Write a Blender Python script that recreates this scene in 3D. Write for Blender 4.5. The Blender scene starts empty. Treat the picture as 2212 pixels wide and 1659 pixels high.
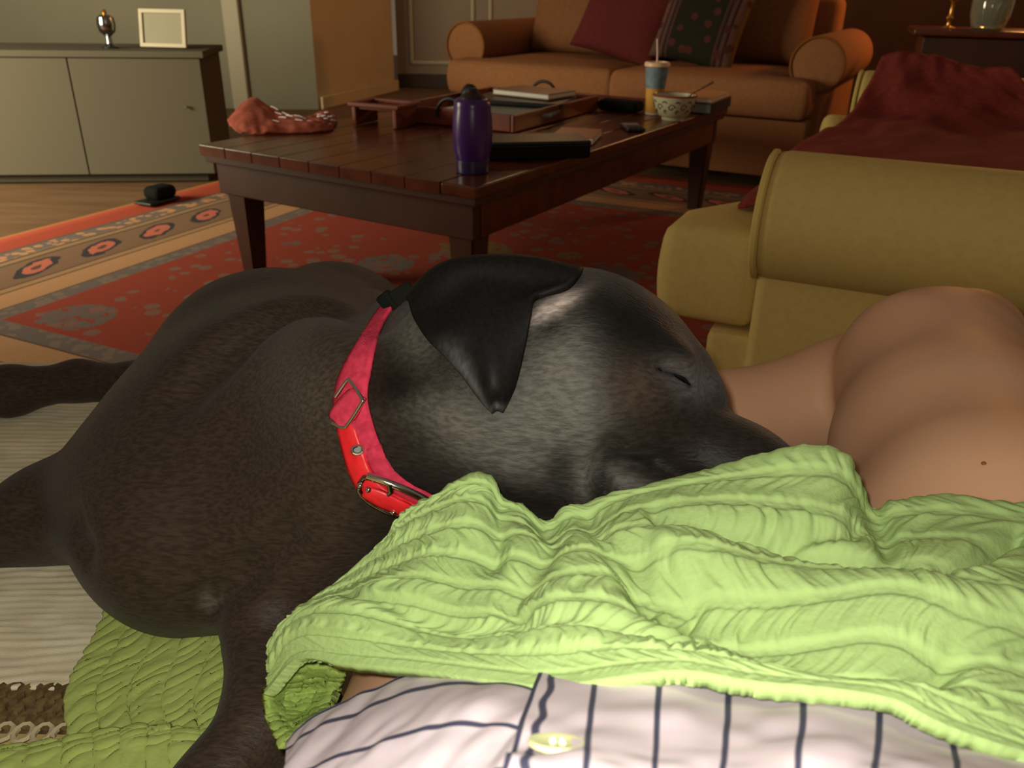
import bpy, bmesh, math, random
import numpy as np
from mathutils import Vector, Matrix
random.seed(4); rng = np.random.default_rng(4)
SC = bpy.context.scene
COL = SC.collection

# ------------------------------------------------------------------ camera, world, lights, exposure
FPX, PITCH, ROLL = 1800.0, math.radians(25.7), math.radians(1.0)
CAM = np.array([0.0, 0.0, 0.9])
_F = np.array([0, math.cos(PITCH), -math.sin(PITCH)])
_R0 = np.array([1.0, 0, 0]); _U0 = np.array([0, math.sin(PITCH), math.cos(PITCH)])
_R = _R0*math.cos(ROLL)+_U0*math.sin(ROLL); _U = _U0*math.cos(ROLL)-_R0*math.sin(ROLL)
cd = bpy.data.cameras.new('camera'); cam = bpy.data.objects.new('camera', cd); COL.objects.link(cam)
cd.sensor_width = 36.0; cd.lens = 36.0*FPX/2212.0; cd.clip_start = 0.02; cd.clip_end = 60
cam.matrix_world = Matrix(((_R[0], _U[0], -_F[0], CAM[0]), (_R[1], _U[1], -_F[1], CAM[1]), (_R[2], _U[2], -_F[2], CAM[2]), (0, 0, 0, 1)))
cd.dof.use_dof = True; cd.dof.focus_distance = 0.58; cd.dof.aperture_fstop = 16.0
SC.camera = cam

w = bpy.data.worlds.new('room_ambience'); SC.world = w; w.use_nodes = True
w.node_tree.nodes['Background'].inputs[0].default_value = (1.0, 0.72, 0.50, 1)
w.node_tree.nodes['Background'].inputs[1].default_value = 0.125

def lamp(name, kind, loc, energy, color, size=0.1, target=None, spread=None, size_y=None):
    l = bpy.data.lights.new(name, kind); l.energy = energy; l.color = color
    o = bpy.data.objects.new(name, l); COL.objects.link(o); o.location = loc
    if kind == 'AREA':
        l.size = size
        if size_y: l.shape = 'RECTANGLE'; l.size_y = size_y
        if spread: l.spread = spread
    else: l.shadow_soft_size = size
    if target is not None:
        o.rotation_euler = (Vector(target)-Vector(loc)).to_track_quat('-Z', 'Y').to_euler()
    return o
fl = CAM + _R*(-0.012) + _U*0.014
lamp('phone_flash', 'POINT', fl, 10.5, (1.0, 0.96, 0.84), 0.006)
lamp('warm_lamp_right', 'POINT', (2.75, 4.75, 1.35), 38, (1.0, 0.42, 0.12), 0.12)  # warm lamp out of frame at right; its table lamp body is added
lamp('veil_fill', 'AREA', (-3.4, 2.4, 1.1), 125, (1.0, 0.94, 0.68), 1.2, (-2.2, 5.2, 0.2))  # added light without a real source, lifts the left side like lens haze
lamp('back_warm_point', 'POINT', (0.3, 6.3, 2.1), 14, (1.0, 0.52, 0.2), 0.2)  # warm point light high at the back of the room
vs = SC.view_settings
vs.view_transform = 'Standard'; vs.look = 'None'; vs.gamma = 1.0; vs.use_curve_mapping = False; vs.exposure = 0.0

# ------------------------------------------------------------------ helpers
def ray(x, y): return _F + _R*((x-1106.0)/FPX) + _U*((829.5-y)/FPX)
def at(x, y, d): return CAM + ray(x, y)*d            # point seen at pixel (x, y) at depth d
def onz(x, y, z):
    d = ray(x, y); return CAM + d*((z-CAM[2])/d[2])
def unit(v): v = np.asarray(v, float); return v/np.linalg.norm(v)

def lin(r, g, b):
    c = [v/255.0 for v in (r, g, b)]
    return tuple(x/12.92 if x <= 0.04045 else ((x+0.055)/1.055)**2.4 for x in c)

def mat(name, base, rough=0.6, spec=0.4, metal=0.0, noise=None, bump=None, sheen=0.0, coat=0.0, attr=None, trans=0.0, alpha=None, sss=0.0, aniso_scale=None):
    m = bpy.data.materials.new(name); m.use_nodes = True
    nt = m.node_tree; N = nt.nodes; L = nt.links
    b = N['Principled BSDF']
    b.inputs['Base Color'].default_value = (*base, 1); b.inputs['Roughness'].default_value = rough
    b.inputs['Specular IOR Level'].default_value = spec; b.inputs['Metallic'].default_value = metal
    b.inputs['Sheen Weight'].default_value = sheen; b.inputs['Coat Weight'].default_value = coat
    b.inputs['Transmission Weight'].default_value = trans
    if sss: b.inputs['Subsurface Weight'].default_value = sss; b.inputs['Subsurface Radius'].default_value = (0.012, 0.005, 0.003); b.inputs['Subsurface Scale'].default_value = 1.0
    tc = N.new('ShaderNodeTexCoord'); src = tc.outputs['Object']
    if aniso_scale:
        mp = N.new('ShaderNodeMapping'); mp.inputs['Scale'].default_value = aniso_scale; L.new(src, mp.inputs[0]); src = mp.outputs[0]
    colout = None
    if attr:
        a = N.new('ShaderNodeAttribute'); a.attribute_name = attr; colout = a.outputs['Color']
    if noise:                                           # (scale, second colour, low, high)
        sc, c2, lo, hi = noise
        t = N.new('ShaderNodeTexNoise'); t.inputs['Scale'].default_value = sc; t.inputs['Detail'].default_value = 6; L.new(src, t.inputs['Vector'])
        rmp = N.new('ShaderNodeValToRGB'); rmp.color_ramp.elements[0].position = lo; rmp.color_ramp.elements[1].position = hi; L.new(t.outputs[0], rmp.inputs[0])
        mx = N.new('ShaderNodeMix'); mx.data_type = 'RGBA'; L.new(rmp.outputs[0], mx.inputs[0])
        if colout is not None:
            mx.blend_type = 'MULTIPLY'; L.new(colout, mx.inputs[6]); mx.inputs[7].default_value = (*c2, 1)
        else:
            mx.inputs[6].default_value = (*base, 1); mx.inputs[7].default_value = (*c2, 1)
        colout = mx.outputs[2]
    if colout is not None: L.new(colout, b.inputs['Base Color'])
    if bump:                                            # list of (kind, scale, strength, distance)
        prev = None
        for kind, sc, st, dist in bump:
            if kind == 'noise':
                t = N.new('ShaderNodeTexNoise'); t.inputs['Detail'].default_value = 4; t.inputs['Scale'].default_value = sc
            elif kind == 'voronoi':
                t = N.new('ShaderNodeTexVoronoi'); t.inputs['Scale'].default_value = sc
            else:
                t = N.new('ShaderNodeTexWave'); t.inputs['Scale'].default_value = sc; t.inputs['Distortion'].default_value = 1.5; t.bands_direction = kind[-1].upper()
            L.new(src, t.inputs['Vector'])
            bp = N.new('ShaderNodeBump'); bp.inputs['Strength'].default_value = st; bp.inputs['Distance'].default_value = dist
            L.new(t.outputs[0], bp.inputs['Height'])
            if prev: L.new(prev.outputs[0], bp.inputs['Normal'])
            prev = bp
        L.new(prev.outputs[0], b.inputs['Normal'])
    return m

def tag(o, label=None, cat=None, group=None, kind=None):
    if label: o['label'] = label
    if cat: o['category'] = cat
    if group: o['group'] = group
    if kind: o['kind'] = kind
    return o
ORG = {}
def thing(name, label, cat, loc, group=None):
    o = bpy.data.objects.new(name, None); o.empty_display_size = 0.05; COL.objects.link(o)
    o.location = Vector(loc); ORG[o] = np.array(loc, float)
    return tag(o, label, cat, group)
def mesh(name, V, F, m, parent=None, smooth=True, loc=None, uv=None, cols=None, label=None):
    V = np.asarray(V, float).reshape(-1, 3)
    org = ORG[parent] if parent is not None else (np.asarray(loc, float) if loc is not None else np.array([V[:, 0].mean(), V[:, 1].mean(), V[:, 2].min()]))
    me = bpy.data.meshes.new(name)
    me.from_pydata((V-org).tolist(), [], F if isinstance(F, list) else F.tolist()); me.update()
    o = bpy.data.objects.new(name, me); COL.objects.link(o)
    if parent is not None: o.parent = parent; ORG[o] = org
    else: o.location = Vector(org); ORG[o] = org
    me.materials.append(m)
    if smooth: me.polygons.foreach_set('use_smooth', np.ones(len(me.polygons), bool))
    if uv is not None:
        lay = me.uv_layers.new(name='UVMap'); li = np.zeros(len(me.loops), np.int32); me.loops.foreach_get('vertex_index', li)
        lay.data.foreach_set('uv', np.asarray(uv, np.float32)[li].ravel())
    if cols is not None:
        ca = me.color_attributes.new('tone', 'FLOAT_COLOR', 'POINT')
        ca.data.foreach_set('color', np.c_[cols, np.ones(len(cols))].astype(np.float32).ravel())
    if label: o['label'] = label
    return o

class MB:
    """collects shapes (in world coordinates) and links them as ONE mesh object"""
    def __init__(s): s.V = []; s.F = []
    def add(s, V, F):
        n = len(s.V); s.V += [tuple(v) for v in V]; s.F += [tuple(i+n for i in f) for f in F]; return s
    def bm(s, b):
        b.verts.index_update(); s.add([v.co[:] for v in b.verts], [[v.index for v in f.verts] for f in b.faces]); b.free(); return s
    def box(s, c, size, axes=None, bev=0.0, seg=2):
        b = bmesh.new(); bmesh.ops.create_cube(b, size=1.0)
        ax = np.eye(3) if axes is None else np.array(axes)
        if bev: 
            for v in b.verts: v.co = Vector((v.co.x*size[0], v.co.y*size[1], v.co.z*size[2]))
            bmesh.ops.bevel(b, geom=b.edges[:], offset=bev, segments=seg, profile=0.5, affect='EDGES')
        else:
            for v in b.verts: v.co = Vector((v.co.x*size[0], v.co.y*size[1], v.co.z*size[2]))
        for v in b.verts: v.co = Vector(np.array(c)+ax[0]*v.co.x+ax[1]*v.co.y+ax[2]*v.co.z)
        return s.bm(b)
    def lathe(s, c, prof, n=32, axes=None, cap=True):
        ax = np.eye(3) if axes is None else np.array(axes); c = np.array(c, float)
        V = []; F = []
        for r, z in prof:
            for k in range(n):
                a = 2*math.pi*k/n; V.append(c+ax[0]*r*math.cos(a)+ax[1]*r*math.sin(a)+ax[2]*z)
        for i in range(len(prof)-1):
            for k in range(n):
                k2 = (k+1) % n; F.append((i*n+k, i*n+k2, (i+1)*n+k2, (i+1)*n+k))
        if cap: F.append(tuple(range(n-1, -1, -1))); F.append(tuple((len(prof)-1)*n+k for k in range(n)))
        return s.add(V, F)
    def tube(s, pts, r, n=8, closed=False):
        P = np.array(pts, float); m = len(P); rr = np.full(m, r) if np.isscalar(r) else np.array(r)
        if closed: T = np.roll(P, -1, 0)-np.roll(P, 1, 0)
        else: T = np.gradient(P, axis=0)
        T /= np.linalg.norm(T, axis=1)[:, None]+1e-12
        u = np.cross(T[0], (0, 0, 1.0)); 
        if np.linalg.norm(u) < 1e-3: u = np.cross(T[0], (1.0, 0, 0))
        V = []
        for i in range(m):
            u = u-T[i]*np.dot(u, T[i]); u /= np.linalg.norm(u); v = np.cross(T[i], u)
            for k in range(n):
                a = 2*math.pi*k/n; V.append(P[i]+rr[i]*(u*math.cos(a)+v*math.sin(a)))
        F = []
        for i in range(m if closed else m-1):
            j = (i+1) % m
            for k in range(n):
                k2 = (k+1) % n; F.append((i*n+k, i*n+k2, j*n+k2, j*n+k))
        if not closed: F.append(tuple(range(n-1, -1, -1))); F.append(tuple((m-1)*n+k for k in range(n)))
        return s.add(V, F)
    def go(s, name, m, parent=None, smooth=True, loc=None, label=None, sharp=True):
        o = mesh(name, s.V, s.F, m, parent, smooth, loc, label=label)
        if smooth and sharp:
            o.data.set_sharp_from_angle(angle=math.radians(50)); wn = o.modifiers.new('shade', 'WEIGHTED_NORMAL'); wn.keep_sharp = True; wn.weight = 80
        return o

def crom(P, n):
    """uniform Catmull-Rom resampling of control rows P (k,...) to n rows"""
    P = np.asarray(P, float); k = len(P)
    t = np.linspace(0, k-1, n); i = np.clip(t.astype(int), 0, k-2); u = (t-i).reshape((-1,)+(1,)*(P.ndim-1))
    E = np.concatenate([[2*P[0]-P[1]], P, [2*P[-1]-P[-2]]])
    a, b, c, d = E[i], E[i+1], E[i+2], E[i+3]
    return 0.5*((2*b)+(c-a)*u+(2*a-5*b+4*c-d)*u**2+(-a+3*b-3*c+d)*u**3)
def sheet(ctrl, nv, nu):
    """ctrl rows x cols x 3 -> nv x nu x 3"""
    A = crom(np.asarray(ctrl, float), nv)
    return crom(A.transpose(1, 0, 2), nu).transpose(1, 0, 2)
def gnormals(G):
    du = np.gradient(G, axis=1); dv = np.gradient(G, axis=0); n = np.cross(du, dv)
    return n/(np.linalg.norm(n, axis=2, keepdims=True)+1e-12)
def gfaces(nv, nu):
    i = np.arange((nv-1)*(nu-1)); r, c = i//(nu-1), i % (nu-1); a = r*nu+c
    return np.stack([a, a+1, a+nu+1, a+nu], 1)
def vnoise(x, y, seed=0):
    """smooth 2-D value noise, vectorised"""
    xi = np.floor(x).astype(np.int64); yi = np.floor(y).astype(np.int64); fx = x-xi; fy = y-yi
    fx = fx*fx*(3-2*fx); fy = fy*fy*(3-2*fy)
    def h(a, b):
        n = (a*374761393+b*668265263+seed*974711) & 0x7fffffff; n = ((n ^ (n >> 13))*1274126177) & 0x7fffffff
        return ((n ^ (n >> 16)) & 0xffff)/65535.0
    return (h(xi, yi)*(1-fx)+h(xi+1, yi)*fx)*(1-fy)+(h(xi, yi+1)*(1-fx)+h(xi+1, yi+1)*fx)*fy
def pdist(P, line):
    """distance of 2-D points P (...,2) to a polyline, plus signed side"""
    best = np.full(P.shape[:-1], 1e9); side = np.zeros(P.shape[:-1])
    for a, b in zip(line[:-1], line[1:]):
        a = np.array(a, float); b = np.array(b, float); ab = b-a
        t = np.clip(((P-a)@ab)/(ab@ab), 0, 1); q = a+t[..., None]*ab; d = np.linalg.norm(P-q, axis=-1)
        s = np.sign(ab[0]*(P[..., 1]-a[1])-ab[1]*(P[..., 0]-a[0])); u = d < best
        best = np.where(u, d, best); side = np.where(u, s, side)
    return best, side

class SDF:
    def __init__(s, lo, hi, h):
        s.lo = np.array(lo, float); s.h = h; s.n = np.ceil((np.array(hi)-s.lo)/h).astype(int)+1
        s.D = np.full(s.n, 0.5, np.float32)
    def sub(s, lo, hi):
        a = np.clip(np.floor((np.array(lo)-s.lo)/s.h).astype(int), 0, s.n); b = np.clip(np.ceil((np.array(hi)-s.lo)/s.h).astype(int)+1, 0, s.n)
        if np.any(b-a < 2): return None, None
        g = [s.lo[i]+s.h*np.arange(a[i], b[i]) for i in range(3)]
        return tuple(slice(a[i], b[i]) for i in range(3)), (g[0][:, None, None], g[1][None, :, None], g[2][None, None, :])
    def cap(s, a, b, ra, rb, k=0.02, op='add'):
        a = np.array(a, float); b = np.array(b, float); R = max(ra, rb)+2.5*k+4*s.h
        sl, g = s.sub(np.minimum(a, b)-R, np.maximum(a, b)+R)
        if sl is None: return
        ab = b-a; L2 = ab@ab+1e-12
        px, py, pz = g[0]-a[0], g[1]-a[1], g[2]-a[2]
        t = np.clip((px*ab[0]+py*ab[1]+pz*ab[2])/L2, 0, 1)
        d = np.sqrt((px-ab[0]*t)**2+(py-ab[1]*t)**2+(pz-ab[2]*t)**2)-(ra+(rb-ra)*t)
        s.comb(sl, d.astype(np.float32), k, op)
    def ell(s, c, axes, rad, k=0.02, op='add'):
        c = np.array(c, float); A = np.array(axes, float); rad = np.array(rad, float); R = rad.max()+2.5*k+4*s.h
        sl, g = s.sub(c-R, c+R)
        if sl is None: return
        q = [(A[i, 0]*(g[0]-c[0])+A[i, 1]*(g[1]-c[1])+A[i, 2]*(g[2]-c[2])) for i in range(3)]
        k0 = np.sqrt(sum((q[i]/rad[i])**2 for i in range(3))); k1 = np.sqrt(sum((q[i]/rad[i]**2)**2 for i in range(3)))+1e-9
        s.comb(sl, (k0*(k0-1)/k1).astype(np.float32), k, op)
    def comb(s, sl, d, k, op):
        D = s.D[sl]
        if op == 'add':
            h = np.maximum(k-np.abs(D-d), 0)/k; s.D[sl] = np.minimum(D, d)-h*h*k*0.25
        else:
            h = np.maximum(k-np.abs(D+d), 0)/k; s.D[sl] = np.maximum(D, -d)+h*h*k*0.25
    def floor(s, z):
        zz = (s.lo[2]+s.h*np.arange(s.n[2]))[None, None, :]; s.D = np.maximum(s.D, (z-zz).astype(np.float32))
    def sample(s, P):
        q = (np.asarray(P)-s.lo)/s.h; q = np.clip(q, 0, s.n-1.001); i = q.astype(int); f = q-i; r = 0
        for dx in (0, 1):
            for dy in (0, 1):
                for dz in (0, 1):
                    wgt = (f[:, 0] if dx else 1-f[:, 0])*(f[:, 1] if dy else 1-f[:, 1])*(f[:, 2] if dz else 1-f[:, 2])
                    r = r+wgt*s.D[i[:, 0]+dx, i[:, 1]+dy, i[:, 2]+dz]
        return r
    def depth(s, x, y, near=0.3, far=1.3, back=False, default=None):
        t = np.arange(near, far, 0.0015); v = s.sample(CAM+ray(x, y)[None]*t[:, None]) < 0
        i = np.nonzero(v)[0]
        if not len(i): return default
        return t[i[-1]] if back else t[i[0]]
    def mesh(s):
        S = s.D < 0; n = s.n
        cnt = np.zeros(n-1, np.uint8)
        for dx in (0, 1):
            for dy in (0, 1):
                for dz in (0, 1): cnt += S[dx:n[0]-1+dx, dy:n[1]-1+dy, dz:n[2]-1+dz]
        ci = np.argwhere((cnt > 0) & (cnt < 8)); cid = np.full(n-1, -1, np.int32); cid[tuple(ci.T)] = np.arange(len(ci))
        off = np.array([(i >> 2 & 1, i >> 1 & 1, i & 1) for i in range(8)])
        val = np.stack([s.D[ci[:, 0]+o[0], ci[:, 1]+o[1], ci[:, 2]+o[2]] for o in off], 1)
        acc = np.zeros((len(ci), 3)); m = np.zeros(len(ci))
        for i in range(8):
            for b in (1, 2, 4):
                j = i | b
                if j == i: continue
                x = (val[:, i] < 0) != (val[:, j] < 0); t = np.where(x, val[:, i]/(val[:, i]-val[:, j]+1e-12), 0)
                acc += np.where(x[:, None], off[i]+t[:, None]*(off[j]-off[i]), 0); m += x
        V = s.lo+s.h*(ci+acc/m[:, None]); F = []
        for ax in range(3):
            a1, a2 = (ax+1) % 3, (ax+2) % 3
            sa = [slice(0, n[0]), slice(0, n[1]), slice(0, n[2])]; sb = list(sa); sa[ax] = slice(0, n[ax]-1); sb[ax] = slice(1, n[ax])
            e = np.argwhere(S[tuple(sa)] != S[tuple(sb)]); e = e[(e[:, a1] > 0) & (e[:, a2] > 0) & (e[:, a1] < n[a1]-1) & (e[:, a2] < n[a2]-1)]
            q = []
            for d1, d2 in ((1, 1), (0, 1), (0, 0), (1, 0)):
                c = e.copy(); c[:, a1] -= d1; c[:, a2] -= d2; q.append(cid[tuple(c.T)])
            q = np.stack(q, 1); flip = ~S[tuple(e.T)]; q[flip] = q[flip][:, ::-1]; F.append(q)
        F = np.concatenate(F)
        for _ in range(2):                                           # light fairing
            A = np.zeros_like(V); c = np.zeros(len(V))
            for i in range(4):
                for j in ((i+1) % 4, (i-1) % 4): np.add.at(A, F[:, i], V[F[:, j]]); np.add.at(c, F[:, i], 1)
            V = 0.5*V+0.5*A/np.maximum(c, 1)[:, None]
        return V, F

# ------------------------------------------------------------------ materials
M = {}
M['floor'] = mat('floor_wood', lin(116, 86, 60), 0.55, 0.3, noise=(3, lin(98, 72, 50), .35, .7), aniso_scale=(1, 6, 1))
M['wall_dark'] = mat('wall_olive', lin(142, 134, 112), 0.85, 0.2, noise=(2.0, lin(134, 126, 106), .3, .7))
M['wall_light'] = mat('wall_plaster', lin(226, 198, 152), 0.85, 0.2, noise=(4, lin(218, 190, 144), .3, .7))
M['door'] = mat('door_paint', lin(136, 118, 100), 0.55, 0.3)
M['trim'] = mat('trim_paint', lin(178, 164, 138), 0.6, 0.3)
M['cabinet'] = mat('cabinet_dark_olive', lin(90, 82, 67), 0.85, 0.1)
M['base'] = mat('baseboard_dark', lin(60, 46, 36), 0.6, 0.3)
M['wall_brown'] = mat('wall_wood', lin(92, 58, 38), 0.7, 0.3, noise=(2, lin(80, 50, 34), .3, .7))
M['wood'] = mat('table_wood', lin(96, 44, 26), 0.22, 0.55, noise=(5, lin(70, 30, 18), .35, .7), aniso_scale=(3, 3, 3), bump=[('noise', 30, .12, .002)])
M['wood_dark'] = mat('table_wood_dark', lin(70, 38, 24), 0.4, 0.4, noise=(6, lin(56, 30, 18), .35, .7))
M['tray'] = mat('tray_wood', lin(120, 52, 32), 0.35, 0.5, noise=(8, lin(96, 40, 24), .35, .7))
M['iron'] = mat('black_iron', lin(34, 30, 28), 0.5, 0.4, 0.3)
M['paper'] = mat('white_paper', lin(205, 200, 188), 0.8, 0.2)
M['grey_paper'] = mat('grey_paper', lin(120, 122, 116), 0.6, 0.3)
M['black'] = mat('black_plastic', lin(20, 21, 20), 0.42, 0.4)
M['blackcloth'] = mat('black_cloth', lin(22, 23, 20), 0.9, 0.1)
M['purple'] = mat('purple_plastic', lin(72, 30, 104), 0.28, 0.5, noise=(9, lin(62, 26, 92), .3, .7))
M['darkpurple'] = mat('dark_purple_base', lin(40, 26, 70), 0.35, 0.5)
M['lid'] = mat('dark_lid', lin(46, 26, 30), 0.5, 0.4)
M['cuplid'] = mat('cup_lid', lin(232, 190, 150), 0.4, 0.4)
M['cupblue'] = mat('cup_blue', lin(128, 142, 148), 0.6, 0.3, noise=(40, lin(110, 124, 132), .4, .6))
M['cupyellow'] = mat('cup_yellow', lin(206, 150, 62), 0.6, 0.3)
M['straw'] = mat('straw', lin(220, 190, 180), 0.4, 0.4)
M['ceramic'] = mat('bowl_ceramic', lin(190, 180, 150), 0.25, 0.5)
M['bowlpaint'] = mat('bowl_painted_scroll', lin(40, 34, 30), 0.4, 0.4)
M['bowlrim'] = mat('bowl_red_rim', lin(140, 60, 36), 0.3, 0.5)
M['steel'] = mat('spoon_steel', lin(150, 120, 100), 0.25, 0.5, 0.9)
M['bookorange'] = mat('tan_cover', lin(214, 150, 92), 0.4, 0.4)
M['bookred'] = mat('red_cover', lin(132, 52, 34), 0.4, 0.4)
M['brownbook'] = mat('brown_cover', lin(122, 74, 50), 0.4, 0.4)
M['redcloth'] = mat('red_cloth', lin(164, 84, 64), 0.85, 0.2, noise=(30, lin(142, 68, 52), .3, .7), bump=[('noise', 60, .5, .004)])
M['white_print'] = mat('white_print', lin(228, 220, 220), 0.7, 0.2)
M['redwood'] = mat('reddish_wood', lin(110, 48, 34), 0.4, 0.4)
M['sofa'] = mat('tan_upholstery', lin(150, 100, 64), 0.9, 0.15, noise=(60, lin(140, 92, 58), .3, .7), bump=[('noise', 350, .15, .002)])
M['piping_dark'] = mat('brown_piping', lin(130, 80, 40), 0.9, 0.1)
M['backcushion'] = mat('brown_cushion', lin(132, 86, 54), 0.9, 0.15, noise=(40, lin(120, 78, 48), .3, .7))
M['maroon'] = mat('maroon_fabric', lin(98, 38, 36), 0.9, 0.15, noise=(80, lin(86, 32, 31), .3, .7))
M['loveseat'] = mat('olive_upholstery', lin(204, 176, 106), 0.7, 0.25, noise=(90, lin(195, 167, 98), .3, .7), bump=[('noise', 500, .12, .002)])
M['piping'] = mat('olive_piping', lin(206, 180, 104), 0.85, 0.2)
M['redthrow'] = mat('red_throw', lin(134, 56, 48), 0.95, 0.1, noise=(70, lin(116, 46, 40), .3, .7), bump=[('noise', 260, .4, .003)])
M['glass'] = mat('clear_glass', (0.75, 0.78, 0.6), 0.05, 0.5, trans=0.85)
M['brass'] = mat('lamp_brass', lin(220, 160, 80), 0.25, 0.5, 0.9)
M['leaf'] = mat('plant_green', lin(92, 104, 54), 0.6, 0.3)
M['stoneware'] = mat('cream_ceramic', lin(220, 190, 150), 0.35, 0.5)
M['throw'] = mat('cream_woven_throw', lin(228, 219, 188), 0.95, 0.1, noise=(26, lin(212, 202, 168), .35, .65), bump=[('noise', 900, .25, .002)])
M['crochet'] = mat('brown_crochet', lin(120, 100, 66), 0.95, 0.1, noise=(150, lin(92, 76, 50), .4, .6))
M['crochet_light'] = mat('cream_crochet', lin(190, 176, 140), 0.95, 0.1)
M['quilt'] = mat('lime_quilt', lin(162, 188, 120), 0.85, 0.12, noise=(14, lin(157, 183, 115), .3, .7), bump=[('noise', 260, .25, .002)])
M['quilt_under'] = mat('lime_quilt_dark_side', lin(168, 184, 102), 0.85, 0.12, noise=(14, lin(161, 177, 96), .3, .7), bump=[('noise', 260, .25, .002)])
M['quilt_shaded'] = mat('lime_quilt_shaded', lin(134, 154, 78), 0.85, 0.12, noise=(14, lin(126, 146, 72), .3, .7), bump=[('noise', 260, .25, .002)])  # same quilt cloth, darkened to paint in the turned corner's shade
M['skin'] = mat('skin', lin(206, 160, 126), 0.55, 0.25, noise=(9, lin(198, 151, 117), .3, .7), sss=0.15, bump=[('noise', 700, .08, .001)])
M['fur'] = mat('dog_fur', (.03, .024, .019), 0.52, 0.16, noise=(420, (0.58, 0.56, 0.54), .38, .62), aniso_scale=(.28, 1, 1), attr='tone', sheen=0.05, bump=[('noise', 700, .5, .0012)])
M['earfur'] = mat('ear_fur', (.009, .0075, .007), 0.55, 0.14, noise=(420, (.6, .6, .6), .35, .65), aniso_scale=(1, 1, .3), attr='tone', sheen=0.0, bump=[('noise', 1400, .12, .001)])
M['webbing'] = mat('pink_webbing', lin(214, 62, 88), 0.85, 0.2, noise=(220, lin(188, 48, 72), .35, .65), bump=[('wave_z', 700, .4, .001)])
M['redstrap'] = mat('red_leather', lin(226, 36, 44), 0.4, 0.45, noise=(60, lin(206, 30, 38), .35, .65))
M['chrome'] = mat('chrome', (.78, .77, .75), 0.12, 0.5, 1.0)
M['darkchrome'] = mat('dark_chrome', (.30, .29, .28), 0.18, 0.5, 1.0)
M['button'] = mat('button_plastic', lin(214, 212, 160), 0.3, 0.5, sss=0.2)
M['thread'] = mat('white_thread', lin(245, 245, 240), 0.8, 0.2)
M['hem'] = mat('dark_hem', lin(54, 54, 76), 0.8, 0.2)

# shirt fabric: stripes follow the sheet's own texture coordinates
def shirt_mat():
    m = mat('pinstripe_cotton', lin(240, 226, 228), 0.75, 0.25); nt = m.node_tree; N = nt.nodes; L = nt.links; b = N['Principled BSDF']
    uv = N.new('ShaderNodeUVMap'); uv.uv_map = 'UVMap'; sx = N.new('ShaderNodeSeparateXYZ'); L.new(uv.outputs[0], sx.inputs[0])
    fr = N.new('ShaderNodeMath'); fr.operation = 'PINGPONG'; fr.inputs[1].default_value = 0.5; L.new(sx.outputs[0], fr.inputs[0])
    cr = N.new('ShaderNodeValToRGB'); e = cr.color_ramp.elements
    e[0].position = 0.032; e[0].color = (*lin(66, 66, 88), 1); e[1].position = 0.060; e[1].color = (*lin(206, 192, 198), 1); L.new(fr.outputs[0], cr.inputs[0])
    tn = N.new('ShaderNodeTexNoise'); tn.inputs['Scale'].default_value = 30; mx = N.new('ShaderNodeMix'); mx.data_type = 'RGBA'; mx.blend_type = 'MULTIPLY'; mx.inputs[0].default_value = 0.12
    L.new(cr.outputs[0], mx.inputs[6]); L.new(tn.outputs['Color'], mx.inputs[7]); L.new(mx.outputs[2], b.inputs['Base Color'])
    return m
M['shirt'] = shirt_mat()

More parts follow.
